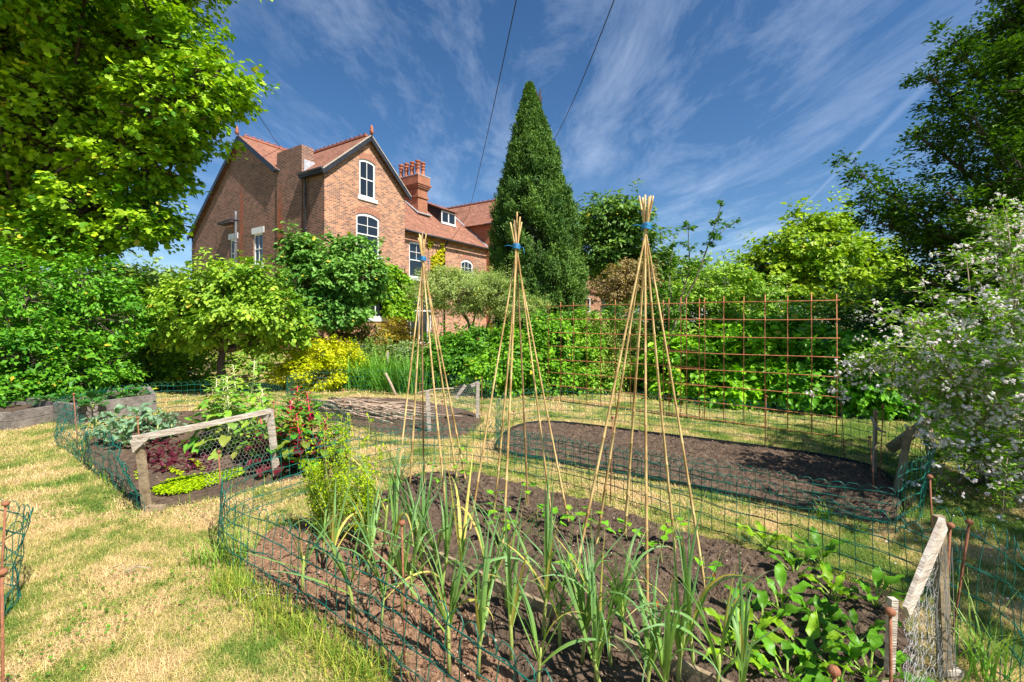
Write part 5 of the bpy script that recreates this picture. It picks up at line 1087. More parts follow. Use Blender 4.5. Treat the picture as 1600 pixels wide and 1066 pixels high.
chicken(p1 - o + Vector((0.35, 0.2, 0.1)), p2 - o + Vector((0, 0, 0.06)), t1 - o + Vector((0.35, 0.2, -0.02)), t2 - o, 0.036, 0.0008, M_galv, rt, 0.002)
# right gate by the nearest bed
q1 = Vector((1.985 * (1478 - 800) / F, 1.985, 0)); q2 = Vector((1.50 * (1392 - 800) / F, 1.50, 0))
rt = empty('gate_frame', q1, label='broken netted gate with a bleached slat at the bottom right', cat='gate'); o = q1.copy()
tq1 = at(1467, 806, 1.985)
mb = MB(); mb.bar((0, 0, -0.05), tq1 - o, 0.045, 0.035, up=(0, -1, 0), taper=0.8); mb.build('post', M_brownwood, rt)
mb = MB(); mb.bar((0.02, -0.0, -0.03), (0.02, 0, 0.05), 0.07, 0.05); mb.build('foot_block', M_oldwood, rt)
mb = MB(); tq2 = at(1395, 935, 1.50); mb.bar(q2 - o - Vector((0, 0, 0.05)), q2 - o + Vector((-0.005, 0, 0.36)), 0.036, 0.036, up=(0, -1, 0)); mb.build('post', M_brownwood, rt)
mb = MB(); mb.bar(q2 - o + Vector((-0.005, 0.0, 0.40)), tq2 - o, 0.022, 0.02, up=(0, -1, 0)); mb.build('splinter', M_oldwood, rt)
sa, sbb = at(1474, 818, 1.95), at(1416, 956, 1.68)
mb = MB(); mb.bar(sa - o, sa.lerp(sbb, 0.5) - o + Vector((0.006, 0, 0.012)), 0.058, 0.018, up=(0.3, -1, 0)); mb.bar(sa.lerp(sbb, 0.5) - o + Vector((0.006, 0, 0.012)), sbb - o, 0.058, 0.018, up=(0.3, -1, 0), taper=0.75); mb.build('slat', M_oldwood, rt)
mb = MB(); mb.tube([sa - o + Vector((-0.01, -0.015, 0)), sa - o + Vector((-0.03, -0.03, -0.03))], 0.004, 5); mb.build('nail', M_galv, rt)
chicken(q2 - o + Vector((0.02, 0.0, 0.02)), Vector((0, 0, 0.02)), sbb - o + Vector((0, 0, -0.03)), tq1 - o + Vector((-0.02, 0, -0.08)), 0.034, 0.00065, M_galv, rt, 0.005, seed=5)
mb = MB()
for k in range(9):
    x = rng.uniform(-0.10, -0.03); mb.tube([Vector((x * 0.4 + rng.normal(0, 0.01), -0.02 + rng.normal(0, 0.01), tq1.z - 0.12)), Vector((x + rng.normal(0, 0.012), -0.06, 0.35)), Vector((x * 1.3 + rng.normal(0, 0.02), -0.10, 0.02))], 0.0011, 3, caps=False)
mb.build('loose_netting', M_galv, rt)
# the little far gate on the middle bed
a_, b_ = gp(671, 677), gp(746, 655)
rt = empty('gate_frame', (a_.x, a_.y, 0), label='little broken wire gate with two posts at the right end of the far middle bed', cat='gate'); o = Vector((a_.x, a_.y, 0))
ta, tb = at(668, 610, a_.y), at(747, 597, b_.y)
for b, t_ in ((a_, ta), (b_, tb)):
    mb = MB(); mb.bar(b - o - Vector((0, 0, 0.05)), t_ - o, 0.05, 0.045, up=(0, -1, 0)); mb.build('post', M_oldwood, rt)
mb = MB(); mb.tube([at(653, 614, a_.y) - o, at(680, 608, a_.y) - o, at(708, 607, (a_.y + b_.y) / 2) - o], 0.012, 6); mb.build('rail', M_twig, rt)
mb = MB(); mb.bar(at(727, 602, b_.y - .3) - o, at(712, 622, b_.y - .3) - o, 0.05, 0.015, up=(0, -1, 0)); mb.bar(at(736, 603, b_.y) - o, at(748, 598, b_.y) - o, 0.06, 0.015, up=(0, -1, 0)); mb.build('slat', M_oldwood, rt)
chicken(a_ - o + Vector((0, 0, 0.16)), b_ - o + Vector((0, 0, 0.16)), ta - o, tb - o - Vector((0, 0, 0.02)), 0.045, 0.0012, M_galv, rt, 0.002)
# wooden posts
def post(name, label, a, b, w_, m, cat='post', round_=False):
    mb = MB(); a = Vector(a); b = Vector(b); o = Vector((a.x, a.y, 0))
    if round_: mb.tube([a - o - Vector((0, 0, 0.05)), (a + b) / 2 - o, b - o], [w_ * 0.5, w_ * 0.48, w_ * 0.45], 9)
    else: mb.bar(a - o - Vector((0, 0, 0.05)), b - o, w_, w_ * 0.75, up=(0, -1, 0))
    x = mb.build(name, m, label=label, cat=cat, smooth=round_); x.location = o
post('wooden_post', 'old grey post standing among the grassy clump behind the middle bed', gp(607, 600), at(606, 550, gp(607, 600).y), 0.05, M_oldwood)
post('wooden_post', 'broken grey post leaning beside the grassy clump', gp(620, 618), at(602, 583, gp(620, 618).y + 0.1), 0.06, M_twig, round_=True)
post('wooden_stake', 'leaning wooden stake at the right end of the long bed', gp(1398, 775), at(1422, 668, gp(1398, 775).y + 0.1), 0.045, M_brownwood, 'stake')
post('wooden_stake', 'thin brown stake behind the right end of the mesh fence', gp(1366, 745), at(1368, 640, gp(1366, 745).y), 0.03, M_brownwood, 'stake')
yA = gp(1459, 718).y; rt = empty('timber_trestle', gp(1459, 718), label='rustic timber frame with a sloping rail under the white blossom', cat='trestle'); o = gp(1459, 718)
mb = MB(); mb.tube([Vector((0, 0, -0.05)), at(1452, 690, yA) - o, at(1446, 655, yA) - o], [0.05, 0.048, 0.045], 10); mb.build('post', M_brownwood, rt, smooth=True)
mb = MB(); mb.bar(at(1390, 702, yA) - o, at(1452, 658, yA - 0.05) - o, 0.05, 0.10, up=(0, 0, 1)); mb.build('rail', M_brownwood, rt)
mb = MB(); Yb = 4.35; ob = at(1360, 655, Yb); mb.tube([at(1361, 652, Yb), at(1366, 662, Yb), at(1374, 672, Yb), at(1384, 676, Yb)], [0.011, 0.012, 0.012, 0.008], 8); mb.tube([at(1366, 662, Yb), Vector((at(1364, 700, Yb).x, Yb, -0.05))], 0.006, 6); mb.build('bent_bracket', M_galv, label='curved white metal bracket by the right end of the mesh', cat='bracket')

# ------------------------------------------------------------------ rusty reinforcing mesh
def rebar(label, xL, xR, off, nv, z0):
    A = np.array([0.70, 9.2]); B = np.array([4.36, 6.2]); a = A + (B - A) * xL; b = A + (B - A) * xR; nrm_ = np.array([-(B - A)[1], (B - A)[0]]); nrm_ /= -np.linalg.norm(nrm_); a = a + nrm_ * off; b = b + nrm_ * off
    mb = MB(); c = np.array([a[0], a[1], 0])
    for i in range(nv):
        t_ = (i + 0.15) / (nv - 1 + 0.3); p = a + (b - a) * t_; mb.tube([np.array([p[0], p[1], 0.02]) - c, np.array([p[0] + 0.005 * math.sin(i), p[1], 1.0]) - c, np.array([p[0], p[1], 1.96 + 0.02 * math.sin(i * 3)]) - c], 0.0072, 5)
    for k in range(8):
        z = z0 - 0.262 * k
        if z < 0.03: break
        mb.tube([np.array([*(a + (b - a) * t_), z + 0.008 * math.sin(t_ * 5 + k)]) - c + np.array([*nrm_, 0]) * 0.01 for t_ in np.linspace(0, 1, 9)], 0.0072, 5)
    o = mb.build('mesh_panel', M_mesh, label=label, cat='trellis', group='rusty reinforcing mesh panels', smooth=True); o.location = c
rebar('rusty steel mesh panel, left half of the tall trellis', 0.0, 0.64, 0.0, 11, 1.88)
rebar('rusty steel mesh panel, right half of the tall trellis overlapping the other', 0.52, 1.02, 0.03, 9, 1.865)

# ------------------------------------------------------------------ raised timber beds, board edging, stick pile
def raised_bed(label, P, h, m, soilm):
    """P: four ground corners"""
    P = [Vector((p[0], p[1], 0)) for p in P]; o = P[0].copy(); rt = empty('raised_bed', o, label=label, cat='raised bed')
    for i in range(4):
        a, b = P[i] - o, P[(i + 1) % 4] - o; d = (b - a).normalized()
        for k in range(2):
            mb = MB(); z = h * (k + 0.5) / 2; mb.bar(a - d * 0.03 * (k == i % 2) + Vector((0, 0, z)), b + d * 0.03 * (k == i % 2) + Vector((0, 0, z)), 0.07, h / 2 - 0.006, up=(0, 0, 1)); mb.build('sleeper', m, rt)
    c = sum((p - o for p in P), Vector()) / 4; V = [c + (p - o - c) * 0.94 + Vector((0, 0, h - 0.05)) for p in P]
    npmesh('soil', V, [np.array([[0, 1, 2, 3]])], soilm, rt)
raised_bed('long grey sleeper raised bed at the left, in shade under the bushes', [gp(118, 664)[:2], gp(240, 645)[:2], (gp(240, 645).x - 0.9, gp(240, 645).y + 1.0), gp(46, 652)[:2]], 0.32, M_greywood, M_soil)
raised_bed('corner of a second grey raised bed cut off by the left edge', [gp(18, 672)[:2], (gp(18, 672).x + 0.05, gp(18, 672).y + 0.9), (gp(18, 672).x - 1.5, gp(18, 672).y + 0.9), (gp(18, 672).x - 1.5, gp(18, 672).y - 0.1)], 0.26, M_greywood, M_soil)
bp = GG((655, 874), (762, 930), (872, 985), (961, 1030), (1068, 1075), (1160, 1120)); c = Vector((*bp[0], 0)); mb = MB()
for a, b in zip(bp[:-1], bp[1:]):
    a, b = Vector((*a, 0.055)) - c, Vector((*b, 0.055 + rng.normal(0, 0.004))) - c; mb.bar(a, b, 0.022, 0.11, up=(0, 0, 1))
x = mb.build('edging_board', M_brownwood, label='low weathered board dividing the leeks from the dark soil', cat='edging board'); x.location = c
ep = smooth_poly(G((768,702),(800,668),(860,660),(1000,678),(1180,700),(1330,722),(1400,748),(1420,800),(1400,826),(1280,806),(1150,778),(1000,748),(860,722),(790,712)), 2)
mb = MB()
for i in range(len(ep)):
    a, b = ep[i], ep[(i + 1) % len(ep)]; mb.bar((a[0], a[1], 0.02), (b[0], b[1], 0.02), 0.008, 0.06, up=(0, 0, 1))
mb.build('edging_strip', M_charcoal, label='thin dark strip edging the long bed', cat='edging')
rs = random.Random(11)
for i in range(40):
    x0 = rs.uniform(485, 560); L = rs.uniform(0.9, 1.9); a = gp(x0, rs.uniform(636, 652)); z0 = rs.uniform(0.03, 0.22)
    yaw = R(rs.gauss(-22, 8)); d = Vector((math.cos(yaw), math.sin(yaw), 0)); mb = MB(); kk = [Vector((0, 0, z0)) + d * L * t_ + Vector((rs.gauss(0, .015), rs.gauss(0, .02), rs.gauss(0, .012) + 0.05 * math.sin(PI * t_) * (rs.random() - 0.2) - z0 * 0.5 * t_)) for t_ in np.linspace(0, 1, 8)]
    r_ = rs.uniform(0.009, 0.02); mb.tube([v + Vector((0, 0, 0.01)) for v in kk], np.linspace(r_, r_ * 0.45, 8), 6)
    if rs.random() < 0.5:
        v = kk[3]; e = v + Vector((math.cos(yaw + 0.5), math.sin(yaw + 0.5), rs.uniform(0, 0.3))) * 0.35; mb.tube([v, (v + e) / 2, e], [r_ * .5, r_ * .4, r_ * .2], 5)
    ob = mb.build('cut_stick', M_stick, smooth=True, label='bare cut stick lying in the heap on the far middle bed', cat='stick', group='heap of cut sticks'); ob.location = (a.x, a.y, 0)
mb = MB(); a = gp(537, 650); mb.tube([(0, 0, 0.12), (0.03, 0, 0.2), (0.1, 0, 0.2), (0.18, -0.1, 0.1), (0.3, -0.35, 0.02)], [0.02, 0.02, 0.017, 0.013, 0.008], 6); ob = mb.build('cut_stick', M_stick, smooth=True, label='thicker crooked branch arching over the front of the stick heap', cat='stick'); ob.location = (a.x, a.y, 0.04)

# ------------------------------------------------------------------ vegetables
class LM:
    """collects leaf strips with a colour per face"""
    def __init__(s): s.V = []; s.Q = []; s.C = []; s.n = 0
    def grid(s, rows, cols_):
        """rows: list of lists of points (each the same length); cols_: colour per row"""
        k = len(rows[0])
        for r in rows: s.V += [tuple(p) for p in r]
        for i in range(len(rows) - 1):
            for j in range(k - 1):
                a = s.n + i * k + j; s.Q.append((a, a + 1, a + k + 1, a + k)); s.C.append(cols_[i])
        s.n += len(rows) * k
    def strap(s, b, az, el, L, w_, droop, c1, c2, segs=9, twist=0.0, kink=None):
        p = np.array(b, float); rows = []; cs = []; e = el; tip_ = random.random() < 0.4
        for i in range(segs + 1):
            t_ = i / segs; d = np.array([math.cos(az) * math.cos(e), math.sin(az) * math.cos(e), math.sin(e)])
            sd = np.array([-math.sin(az), math.cos(az), 0]); a_ = twist * t_; up = np.cross(d, sd); sd = sd * math.cos(a_) + up * math.sin(a_); up = np.cross(d, sd)
            wd = w_ * (0.62 + 0.5 * math.sin(PI * min(t_ * 1.15 + 0.15, 1))) * (1 - t_ ** 3.5) + 0.0008
            rows.append([p - sd * wd / 2 - up * wd * 0.22, p, p + sd * wd / 2 - up * wd * 0.22]); cs.append(tuple(np.array(c1) * (1 - t_) + np.array(c2) * t_) if not (tip_ and t_ > 0.84) else (0.46, 0.36, 0.16))
            p = p + d * L / segs; e -= droop / segs * (0.4 + 1.6 * t_) + ((kink[1] if kink and i == kink[0] else 0)); az += random.gauss(0, 0.03)
        s.grid(rows, cs)
    def broad(s, b, az, el, stem, L, w_, col, scol, droop=0.6, wavy=0.12, fold=0.25, stem_r=0.004, segs=7, shape='oval', sj=0.15):
        b = np.array(b, float); e = el; p = b.copy(); n = 4; ring = []
        pts = [p.copy()]
        for i in range(n):
            p = p + np.array([math.cos(az) * math.cos(e), math.sin(az) * math.cos(e), math.sin(e)]) * stem / n; e -= droop * 0.12; pts.append(p.copy())
        # stalk as a thin three-sided prism
        for i in range(n):
            a, c_ = pts[i], pts[i + 1]; r = stem_r
            o3 = [np.array([-math.sin(az), math.cos(az), 0]) * r, np.array([0, 0, 1]) * r * 0.8, np.array([math.sin(az), -math.cos(az), 0]) * r, np.array([0, 0, -1]) * r * 0.8, np.array([-math.sin(az), math.cos(az), 0]) * r]
            s.grid([[a + q for q in o3], [c_ + q for q in o3]], [scol])
        rows = []; cs = []; ph = random.random() * 6
        for i in range(segs + 1):
            t_ = i / segs; d = np.array([math.cos(az) * math.cos(e), math.sin(az) * math.cos(e), math.sin(e)]); sd = np.array([-math.sin(az), math.cos(az), 0]); up = np.cross(d, sd); up = up if up[2] > 0 else -up
            if shape == 'oval': f = math.sin(PI * (t_ * 0.94 + 0.04)) ** 0.75
            elif shape == 'long': f = (0.35 + 0.65 * math.sin(PI * t_ ** 0.8)) * (1 - t_ ** 6)
            else: f = (1.0 if t_ < 0.2 else (1 - (t_ - 0.2) / 0.8) ** 0.8) * min(1, 0.4 + t_ * 6)
            f = max(f, 0.02); row = []
            for j in (-1, -0.55, 0, 0.55, 1):
                wv = wavy * w_ * math.sin(ph + t_ * 11 + j * 2.4) * abs(j); row.append(p + sd * j * w_ / 2 * f + up * (abs(j) * fold * w_ * f * 0.5 + wv))
            rows.append(row); k = random.uniform(0.85, 1.1); cs.append(tuple(np.array(col) * k)); p = p + d * L / segs; e -= droop / segs * (0.4 + 1.2 * t_)
        s.grid(rows, cs)
    def build(s, name, parent=None, m=None, **k):
        return npmesh(name, np.array(s.V), [np.array(s.Q)], m or M_veg, parent, smooth=True, col=np.array(s.C), **k)
def onsoil(px, py):
    p = gp(px, py, 0.03); return p
def copy_tree(o, loc, rz, sc_=1.0, label=None):
    c = o.copy(); sc.collection.objects.link(c); c.location = loc; c.rotation_euler = (0, 0, rz); c.scale = (sc_,) * 3
    if label: c['label'] = label
    for ch_ in o.children: d = ch_.copy(); sc.collection.objects.link(d); d.parent = c
    return c
U = random.uniform
def leek(loc, h, label, group, nleaf=7, seed=0):
    random.seed(100 + seed); rt = empty('leek', loc, U(0, 6.28), label=label, cat='leek', group=group)
    mb = MB(); sh = h * U(0.24, 0.36); lx, ly = U(-.03, .03), U(-.03, .03); r = U(0.0065, 0.0095)
    mb.tube([(0, 0, -0.02), (lx * .4, ly * .4, sh * .5), (lx, ly, sh), (lx * 1.1, ly * 1.1, sh * 1.15)], [r * 1.1, r, r * .95, r * .5], 8); mb.build('stem', M_leek, rt, smooth=True)
    lm = LM(); az = U(0, 6.28)
    for i in range(nleaf):
        a = az + (i % 2) * PI + U(-.5, .5); z = sh * (0.72 + 0.28 * i / nleaf); L = h * U(0.55, 0.95) * (1 if i < nleaf - 2 else 0.8); el = U(1.15, 1.5) if i else U(0.6, 1.0)
        dr = U(0.05, 0.7) if random.random() < 0.68 else U(1.2, 2.8); k = U(0.8, 1.2); c0 = (0.22 * k, 0.35 * k, 0.08 * k); c1 = (0.11 * k, 0.24 * k, 0.11 * k)
        if random.random() < 0.1: c0 = c1 = (0.55, 0.48, 0.14)
        lm.strap((lx * z / sh, ly * z / sh, z), a, el, L, U(0.009, 0.018), dr, c0, c1, twist=U(-1.2, 1.2), segs=10)
    lm.build('foliage', rt)
    return rt
M_chard = mat('pale_stem', (0.66, 0.66, 0.42), 0.5, col2=(0.5, 0.56, 0.26), scale=5)
M_leek = mat('leek_stem', (0.40, 0.42, 0.12), 0.5, col2=(0.20, 0.33, 0.06), scale=8)
lk = [(472,926,.50),(526,894,.55),(553,966,.5),(595,988,.62),(628,962,.55),(644,885,.66),(689,936,.62),(702,1053,.6),(612,905,.66),(573,900,.5),(747,1061,.62),(698,1010,.5),(800,1040,.62),(848,1003,.68),(760,975,.62),(729,930,.66),(686,912,.6),(909,1040,.62),(875,1020,.62),(790,955,.64),(955,1046,.64),(979,1027,.62),(930,1068,.58),(1059,1075,.62),(1086,1070,.66),(1010,1090,.5),(1120,1110,.55),(840,1085,.5),(645,940,.5),(600,850,.62),(905,985,.55),(1150,1130,.5),(1050,1130,.6),(580,870,.5),(940,1095,.55),(660,905,.6),(505,870,.4)]
places = ['nearest the left end of the row', 'behind the nearest wire fence', 'next to the central rusty stake', 'beside the edging board', 'at the bottom edge of the picture']
for i, (x, y, h) in enumerate(lk):
    pos = 'left' if x < 620 else ('centre' if x < 800 else ('right' if x < 1000 else 'far right'))
    dep = 'at the back' if y < 930 else ('in the middle' if y < 1020 else 'at the front')
    leek(onsoil(x, y), h * 1.15, 'tall strappy leek %s of the %s part of the leek bed' % (dep, pos) , 'leeks, %s of the %s part' % (dep, pos), 8 + i % 3, i)
# spinach beet at the right end
def rosette(name, loc, n, stem, L, w_, col, scol, label, cat, group=None, shape='oval', el=(0.7, 1.3), droop=(0.4, 1.1), sr=0.004, wavy=0.12, seed=0, up=0.0, segs=7):
    random.seed(500 + seed); lm = LM(); a = U(0, 6.28); rt = empty(name, loc, 0, label=label, cat=cat, group=group)
    for i in range(n):
        k = U(0.75, 1.25); s_ = U(0.7, 1.15)
        lm.broad((U(-.008, .008), U(-.008, .008), -0.01 + up * i / n), a, U(*el), stem * s_, L * s_, w_ * s_, tuple(np.array(col) * k), scol, U(*droop), wavy, U(0.1, 0.4), sr, segs, shape); a += 2.4
    lm.build('foliage', rt)
    if up > 0:
        mb = MB(); mb.tube([(0, 0, -0.03), (0.005, 0, up * .5), (0, 0.005, up * 1.02)], [0.012, 0.010, 0.007], 6); mb.build('stem', M_leek, rt, smooth=True)
    return rt
sp = [(1145,1033),(1190,985),(1220,956),(1306,942),(1369,949),(1285,990),(1264,1040),(1337,1005),(1313,1070),(1201,858),(1283,884),(1240,900),(1170,1010),(1230,1075),(1360,1065),(1300,905),(1340,975),(1200,1050)]
for i, (x, y) in enumerate(sp[:-3]):
    bright = (0.11, 0.27, 0.025) if i % 3 else (0.22, 0.38, 0.035)
    pos = 'left' if x < 1215 else ('centre' if x < 1300 else 'right')
    dep = 'back' if y < 920 else ('middle' if y < 1000 else 'front')
    rosette('spinach_plant', onsoil(x, y), 9, 0.11, 0.125, 0.052, bright, (0.32, 0.46, 0.10), 'bright green spinach plant in the %s %s of the spinach patch' % (dep, pos), 'spinach', 'spinach in the %s %s' % (dep, pos), seed=i, el=(0.8, 1.5), droop=(0.5, 1.6), wavy=0.2, shape='oval' if i % 3 else 'heart')
# beans at the cane feet
for i, (x, y) in enumerate([(892,914),(929,856),(975,841),(1057,865),(1106,930),(785,859),(770,812),(825,795),(866,829),(892,822),(663,759),(730,754),(717,758),(690,765),(615,797),(1030,885),(780,850),(840,815),(940,850)]):
    random.seed(i); loc = onsoil(x + U(-5, 6), y + U(-3, 3)); rt = empty('bean_plant', loc, 0, label='small bean seedling at the foot of %s' % ('the nearest wigwam' if x > 880 and y > 835 else ('the middle wigwam' if x > 740 else 'the left wigwam')), cat='bean plant', group='bean seedlings at %s' % ('the nearest wigwam' if x > 880 and y > 835 else ('the middle wigwam' if x > 740 else 'the left wigwam')))
    lm = LM(); hh = U(0.12, 0.32); mb = MB(); mb.tube([(0, 0, -0.01), (U(-.02, .02), U(-.02, .02), hh * .5), (U(-.03, .03), U(-.03, .03), hh)], [0.003, 0.0025, 0.0015], 5); mb.build('stem', M_leek, rt)
    for k in range(5): lm.broad((0, 0, hh * U(.3, 1)), U(0, 6.28), U(0.1, 0.8), U(.03, .06), U(.05, .08), U(.045, .065), (0.20 * U(.7, 1.2), 0.42, 0.04), (0.3, 0.4, 0.1), U(.3, 1), 0.06, 0.1, 0.0015, 5, 'heart')
    lm.build('foliage', rt)
# kale
for i, (x, y, s_) in enumerate([(165,693,.75),(193,699,1),(214,676,1.05),(246,692,.85),(268,684,.7),(232,668,.9),(150,676,.7),(180,668,.9),(262,668,.7)]):
    rosette('kale_plant', onsoil(x, y), 15, 0.07 * s_, 0.19 * s_, 0.095 * s_, (0.20, 0.32, 0.19), (0.4, 0.48, 0.3), 'blue-green kale plant %s in the left bed' % ['at the left of the front row', 'bushy and tallest in the front row', 'behind the tallest kale', 'second from the gate frame', 'beside the post of the gate frame', 'in the shaded middle', 'half hidden by the crumpled fence', 'at the back left', 'at the back right'][i], 'kale', shape='long', el=(0.6, 1.5), droop=(0.5, 1.5), sr=0.005, wavy=0.22, seed=30 + i, up=0.26 * s_)
# pale bolting chard
for i, (x, y, h) in enumerate([(330,700,.85),(356,708,.9),(388,694,1.05),(372,676,.95),(345,688,.8),(406,708,.75)]):
    random.seed(900 + i); loc = onsoil(x, y); rt = empty('bolting_chard', loc, 0, label='tall bolting chard with a thick pale stem %s' % ['leftmost of the clump', 'with a fan-like white base', 'tallest of the clump', 'at the back of the clump', 'low in the clump behind the wire', 'rightmost, next to the red stems'][i], cat='chard')
    mb = MB(); lx = U(-.08, .08); mb.tube([(0, 0, -.02), (lx * .3, .02, h * .4), (lx, 0, h)], [0.016, 0.012, 0.004], 7); mb.build('stem', M_chard, rt, smooth=True); lm = LM()
    for k in range(60):
        t_ = k / 60; z = h * (0.05 + 0.95 * t_); s_ = 0.30 * (1 - t_ * 0.7)
        lm.broad((lx * t_, 0, z), k * 2.4, U(0.2, 0.9), s_ * .5, s_ * .85, s_ * .45, (0.22 * U(.7, 1.4), 0.40 * U(.8, 1.1), 0.06), (0.60, 0.62, 0.30), U(.5, 1.6), 0.12, 0.2, 0.004 + 0.004 * (1 - t_), 6)
    lm.build('foliage', rt)
M_redstem = mat('crimson_stem', (0.45, 0.01, 0.05), 0.4, col2=(0.60, 0.03, 0.09), scale=6)
for i, (x, y, h) in enumerate([(428,736,.55),(450,728,.7),(470,738,.6),(488,720,.75),(412,722,.5),(462,712,.8),(505,730,.5)]):
    random.seed(950 + i); loc = onsoil(x, y); rt = empty('ruby_chard', loc, 0, label='red-stemmed chard %s' % ['just right of the gate post', 'in the middle of the red clump', 'front of the red clump with bright stalk', 'back right of the red clump', 'just left of the gate post', 'tallest at the back of the red clump', 'rightmost of the red clump'][i], cat='chard')
    mb = MB(); lx = U(-.06, .06); mb.tube([(0, 0, -.02), (lx * .3, .02, h * .5), (lx, 0, h)], [0.013, 0.010, 0.004], 7); mb.build('stem', M_redstem, rt, smooth=True); lm = LM()
    for k in range(38):
        t_ = k / 38; z = h * (0.02 + 0.98 * t_); s_ = 0.22 * (1 - t_ * 0.6); red = random.random() < (0.35 if t_ < .4 else 0.05)
        lm.broad((lx * t_, 0, z), k * 2.4, U(0.3, 1.1), s_ * .6, s_, s_ * .55, (0.14, 0.02, 0.03) if red else (0.11 * U(.7, 1.8), 0.28 * U(.8, 1.2), 0.04), (0.48, 0.02, 0.05), U(.5, 1.5), 0.14, 0.2, 0.005, 6)
    lm.build('foliage', rt)
for o in [o for o in sc.objects if o.name.startswith('stem') and o.parent and o.parent.name.startswith('bolting')]: o.data.materials.clear(); o.data.materials.append(M_chard)
# beetroot seedlings: copies of three plants
protos = [rosette('beetroot_seedling', (0, 0, 0), 7, 0.035, 0.055, 0.03, (0.10, 0.015, 0.03), (0.30, 0.01, 0.05), 'small dark red beetroot seedling in the bare soil of the left bed', 'beetroot', 'beetroot seedlings behind the gate frame', seed=60 + i, sr=0.0018, segs=4) for i in range(3)]
k = 0
for r_ in range(5):
    for c_ in range(9):
        x = 222 + c_ * 12.5 + r_ * 4 + rng.normal(0, 3); y = 735 - r_ * 9.5 + (c_ - 4) * 0.3 + rng.normal(0, 1.2)
        loc = gp(x, y, 0.03)
        if k < 3: protos[k].location = loc
        else: copy_tree(protos[k % 3], loc, U(0, 6), U(0.8, 1.3))
        k += 1
# lettuce strip: hundreds of tiny leaves nobody could count, and two short rows
def seedbed(label, poly, n, leaf, col):
    P = poly_fill(poly, n); P3 = np.c_[P, 0.045 + 0.02 * rng.random(len(P))]; c = np.array(col) * rng.uniform(0.6, 1.3, (len(P), 1))
    make_leaves('salad_seedlings', P3, unit(rdir(len(P)) * 0.5 + (0, 0, 1)), rdir(len(P)), leaf * rng.uniform(0.6, 1.2, len(P)), 0.8, T_OVAL, c, M_veg, None, kind='stuff', label=label, cat='seedlings')
def poly_fill(poly, n):
    q_ = np.array([[p[0], p[1]] for p in poly]); lo, hi = q_.min(0), q_.max(0); P = rng.uniform(lo, hi, (n * 6, 2)); return P[poly_sd(P, q_) > 0][:n]
seedbed('dense strip of lime green salad seedlings along the front of the left bed', G((236, 776), (262, 758), (310, 750), (378, 738), (384, 748), (340, 764), (290, 778), (252, 782)), 2600, 0.028, (0.36, 0.50, 0.03))
seedbed('left short row of lime green seedlings in the left bed', G((255, 737), (262, 735), (290, 750), (284, 754)), 110, 0.026, (0.40, 0.50, 0.03))
seedbed('right short row of lime green seedlings in the left bed', G((295, 726), (301, 725), (323, 739), (318, 743)), 110, 0.026, (0.40, 0.50, 0.03))
seedbed('few lime green seedlings left of the gate post', G((211, 745), (222, 744), (224, 756), (213, 757)), 50, 0.028, (0.36, 0.46, 0.03))
# feathery bolting plant at the left of the leeks
def feathery(label, loc, h, n, seed, spread=0.2):
    r = np.random.default_rng(seed); rt = empty('feathery_herb', loc, 0, label=label, cat='herb'); mb = MB(); P = []; D = []
    for i in range(n):
        a = r.uniform(0, 6.28); lean = r.uniform(0, spread); L = h * r.uniform(0.6, 1.05); e = np.array([math.cos(a) * lean, math.sin(a) * lean, L]); ts = np.linspace(0, 1, 8)[:, None]
        Q = np.array([0, 0, 0.0]) + e * ts + np.array([math.cos(a), math.sin(a), 0]) * 0.05 * np.sin(ts * 3) ; mb.tube(Q, np.linspace(0.0035, 0.001, 8), 4)
        for j in range(22):
            t_ = r.uniform(0.2, 1); b = e * t_; d = unit(r.normal(size=(1, 3)) + (0, 0, 0.8))[0]; ln = 0.10 * (1.1 - 0.7 * t_); mb.tube([b, b + d * ln], [0.0014, 0.0008], 3, caps=False)
            kk = 7; P.append(b + d * ln * r.random((kk, 1)) + r.normal(0, 0.008, (kk, 3))); D.append(unit(r.normal(size=(kk, 3)) + d))
    mb.build('stem', M_leek, rt, smooth=True); P = np.concatenate(P); D = np.concatenate(D); t_ = rng.random((len(P), 1))
    make_leaves('foliage', P, rdir(len(P)), D, 0.024 * rng.uniform(0.5, 1.3, len(P)), 0.5, T_DIAM, np.array((0.20, 0.36, 0.02)) * (1 - t_) + np.array((0.50, 0.58, 0.04)) * t_, M_veg, rt)
feathery('feathery yellow-green bolting herb left of the leeks', onsoil(540, 846), 0.86, 15, 1, 0.30)
feathery('smaller feathery yellow-green herb leaning towards the left bed', onsoil(500, 835), 0.5, 14, 2, 0.16)
feathery('low feathery herb at the back left corner of the leek bed', onsoil(575, 850), 0.55, 14, 5, 0.15)
# strappy day-lily clumps in the far border and tall grass by the right gate
def strappy(name, label, loc, n, h, w_, c1, c2, spread, seed, cat='plant'):
    random.seed(seed); lm = LM()
    for i in range(n): lm.strap((random.gauss(0, spread), random.gauss(0, spread * .6), 0), U(0, 6.28), U(1.0, 1.5), h * U(.6, 1.2), w_, U(0.2, 1.5), c1, c2, segs=6)
    o = lm.build(name, m=M_veg, label=label, cat=cat); o.location = loc
strappy('daylily_clump', 'sunlit clump of long grassy leaves behind the far middle bed', gp(585, 606), 420, 0.95, 0.022, (0.10, 0.26, 0.03), (0.20, 0.40, 0.05), 0.45, 71)
strappy('daylily_clump', 'second clump of grassy leaves just left of the little wire gate', gp(640, 612), 260, 0.85, 0.022, (0.07, 0.20, 0.03), (0.16, 0.34, 0.05), 0.35, 72)
strappy('grass_tussock', 'tall pale grass growing through the folded fence at the bottom right', Vector((2.06, 1.96, 0)), 34, 0.42, 0.006, (0.14, 0.34, 0.05), (0.40, 0.50, 0.14), 0.07, 73, 'grass')
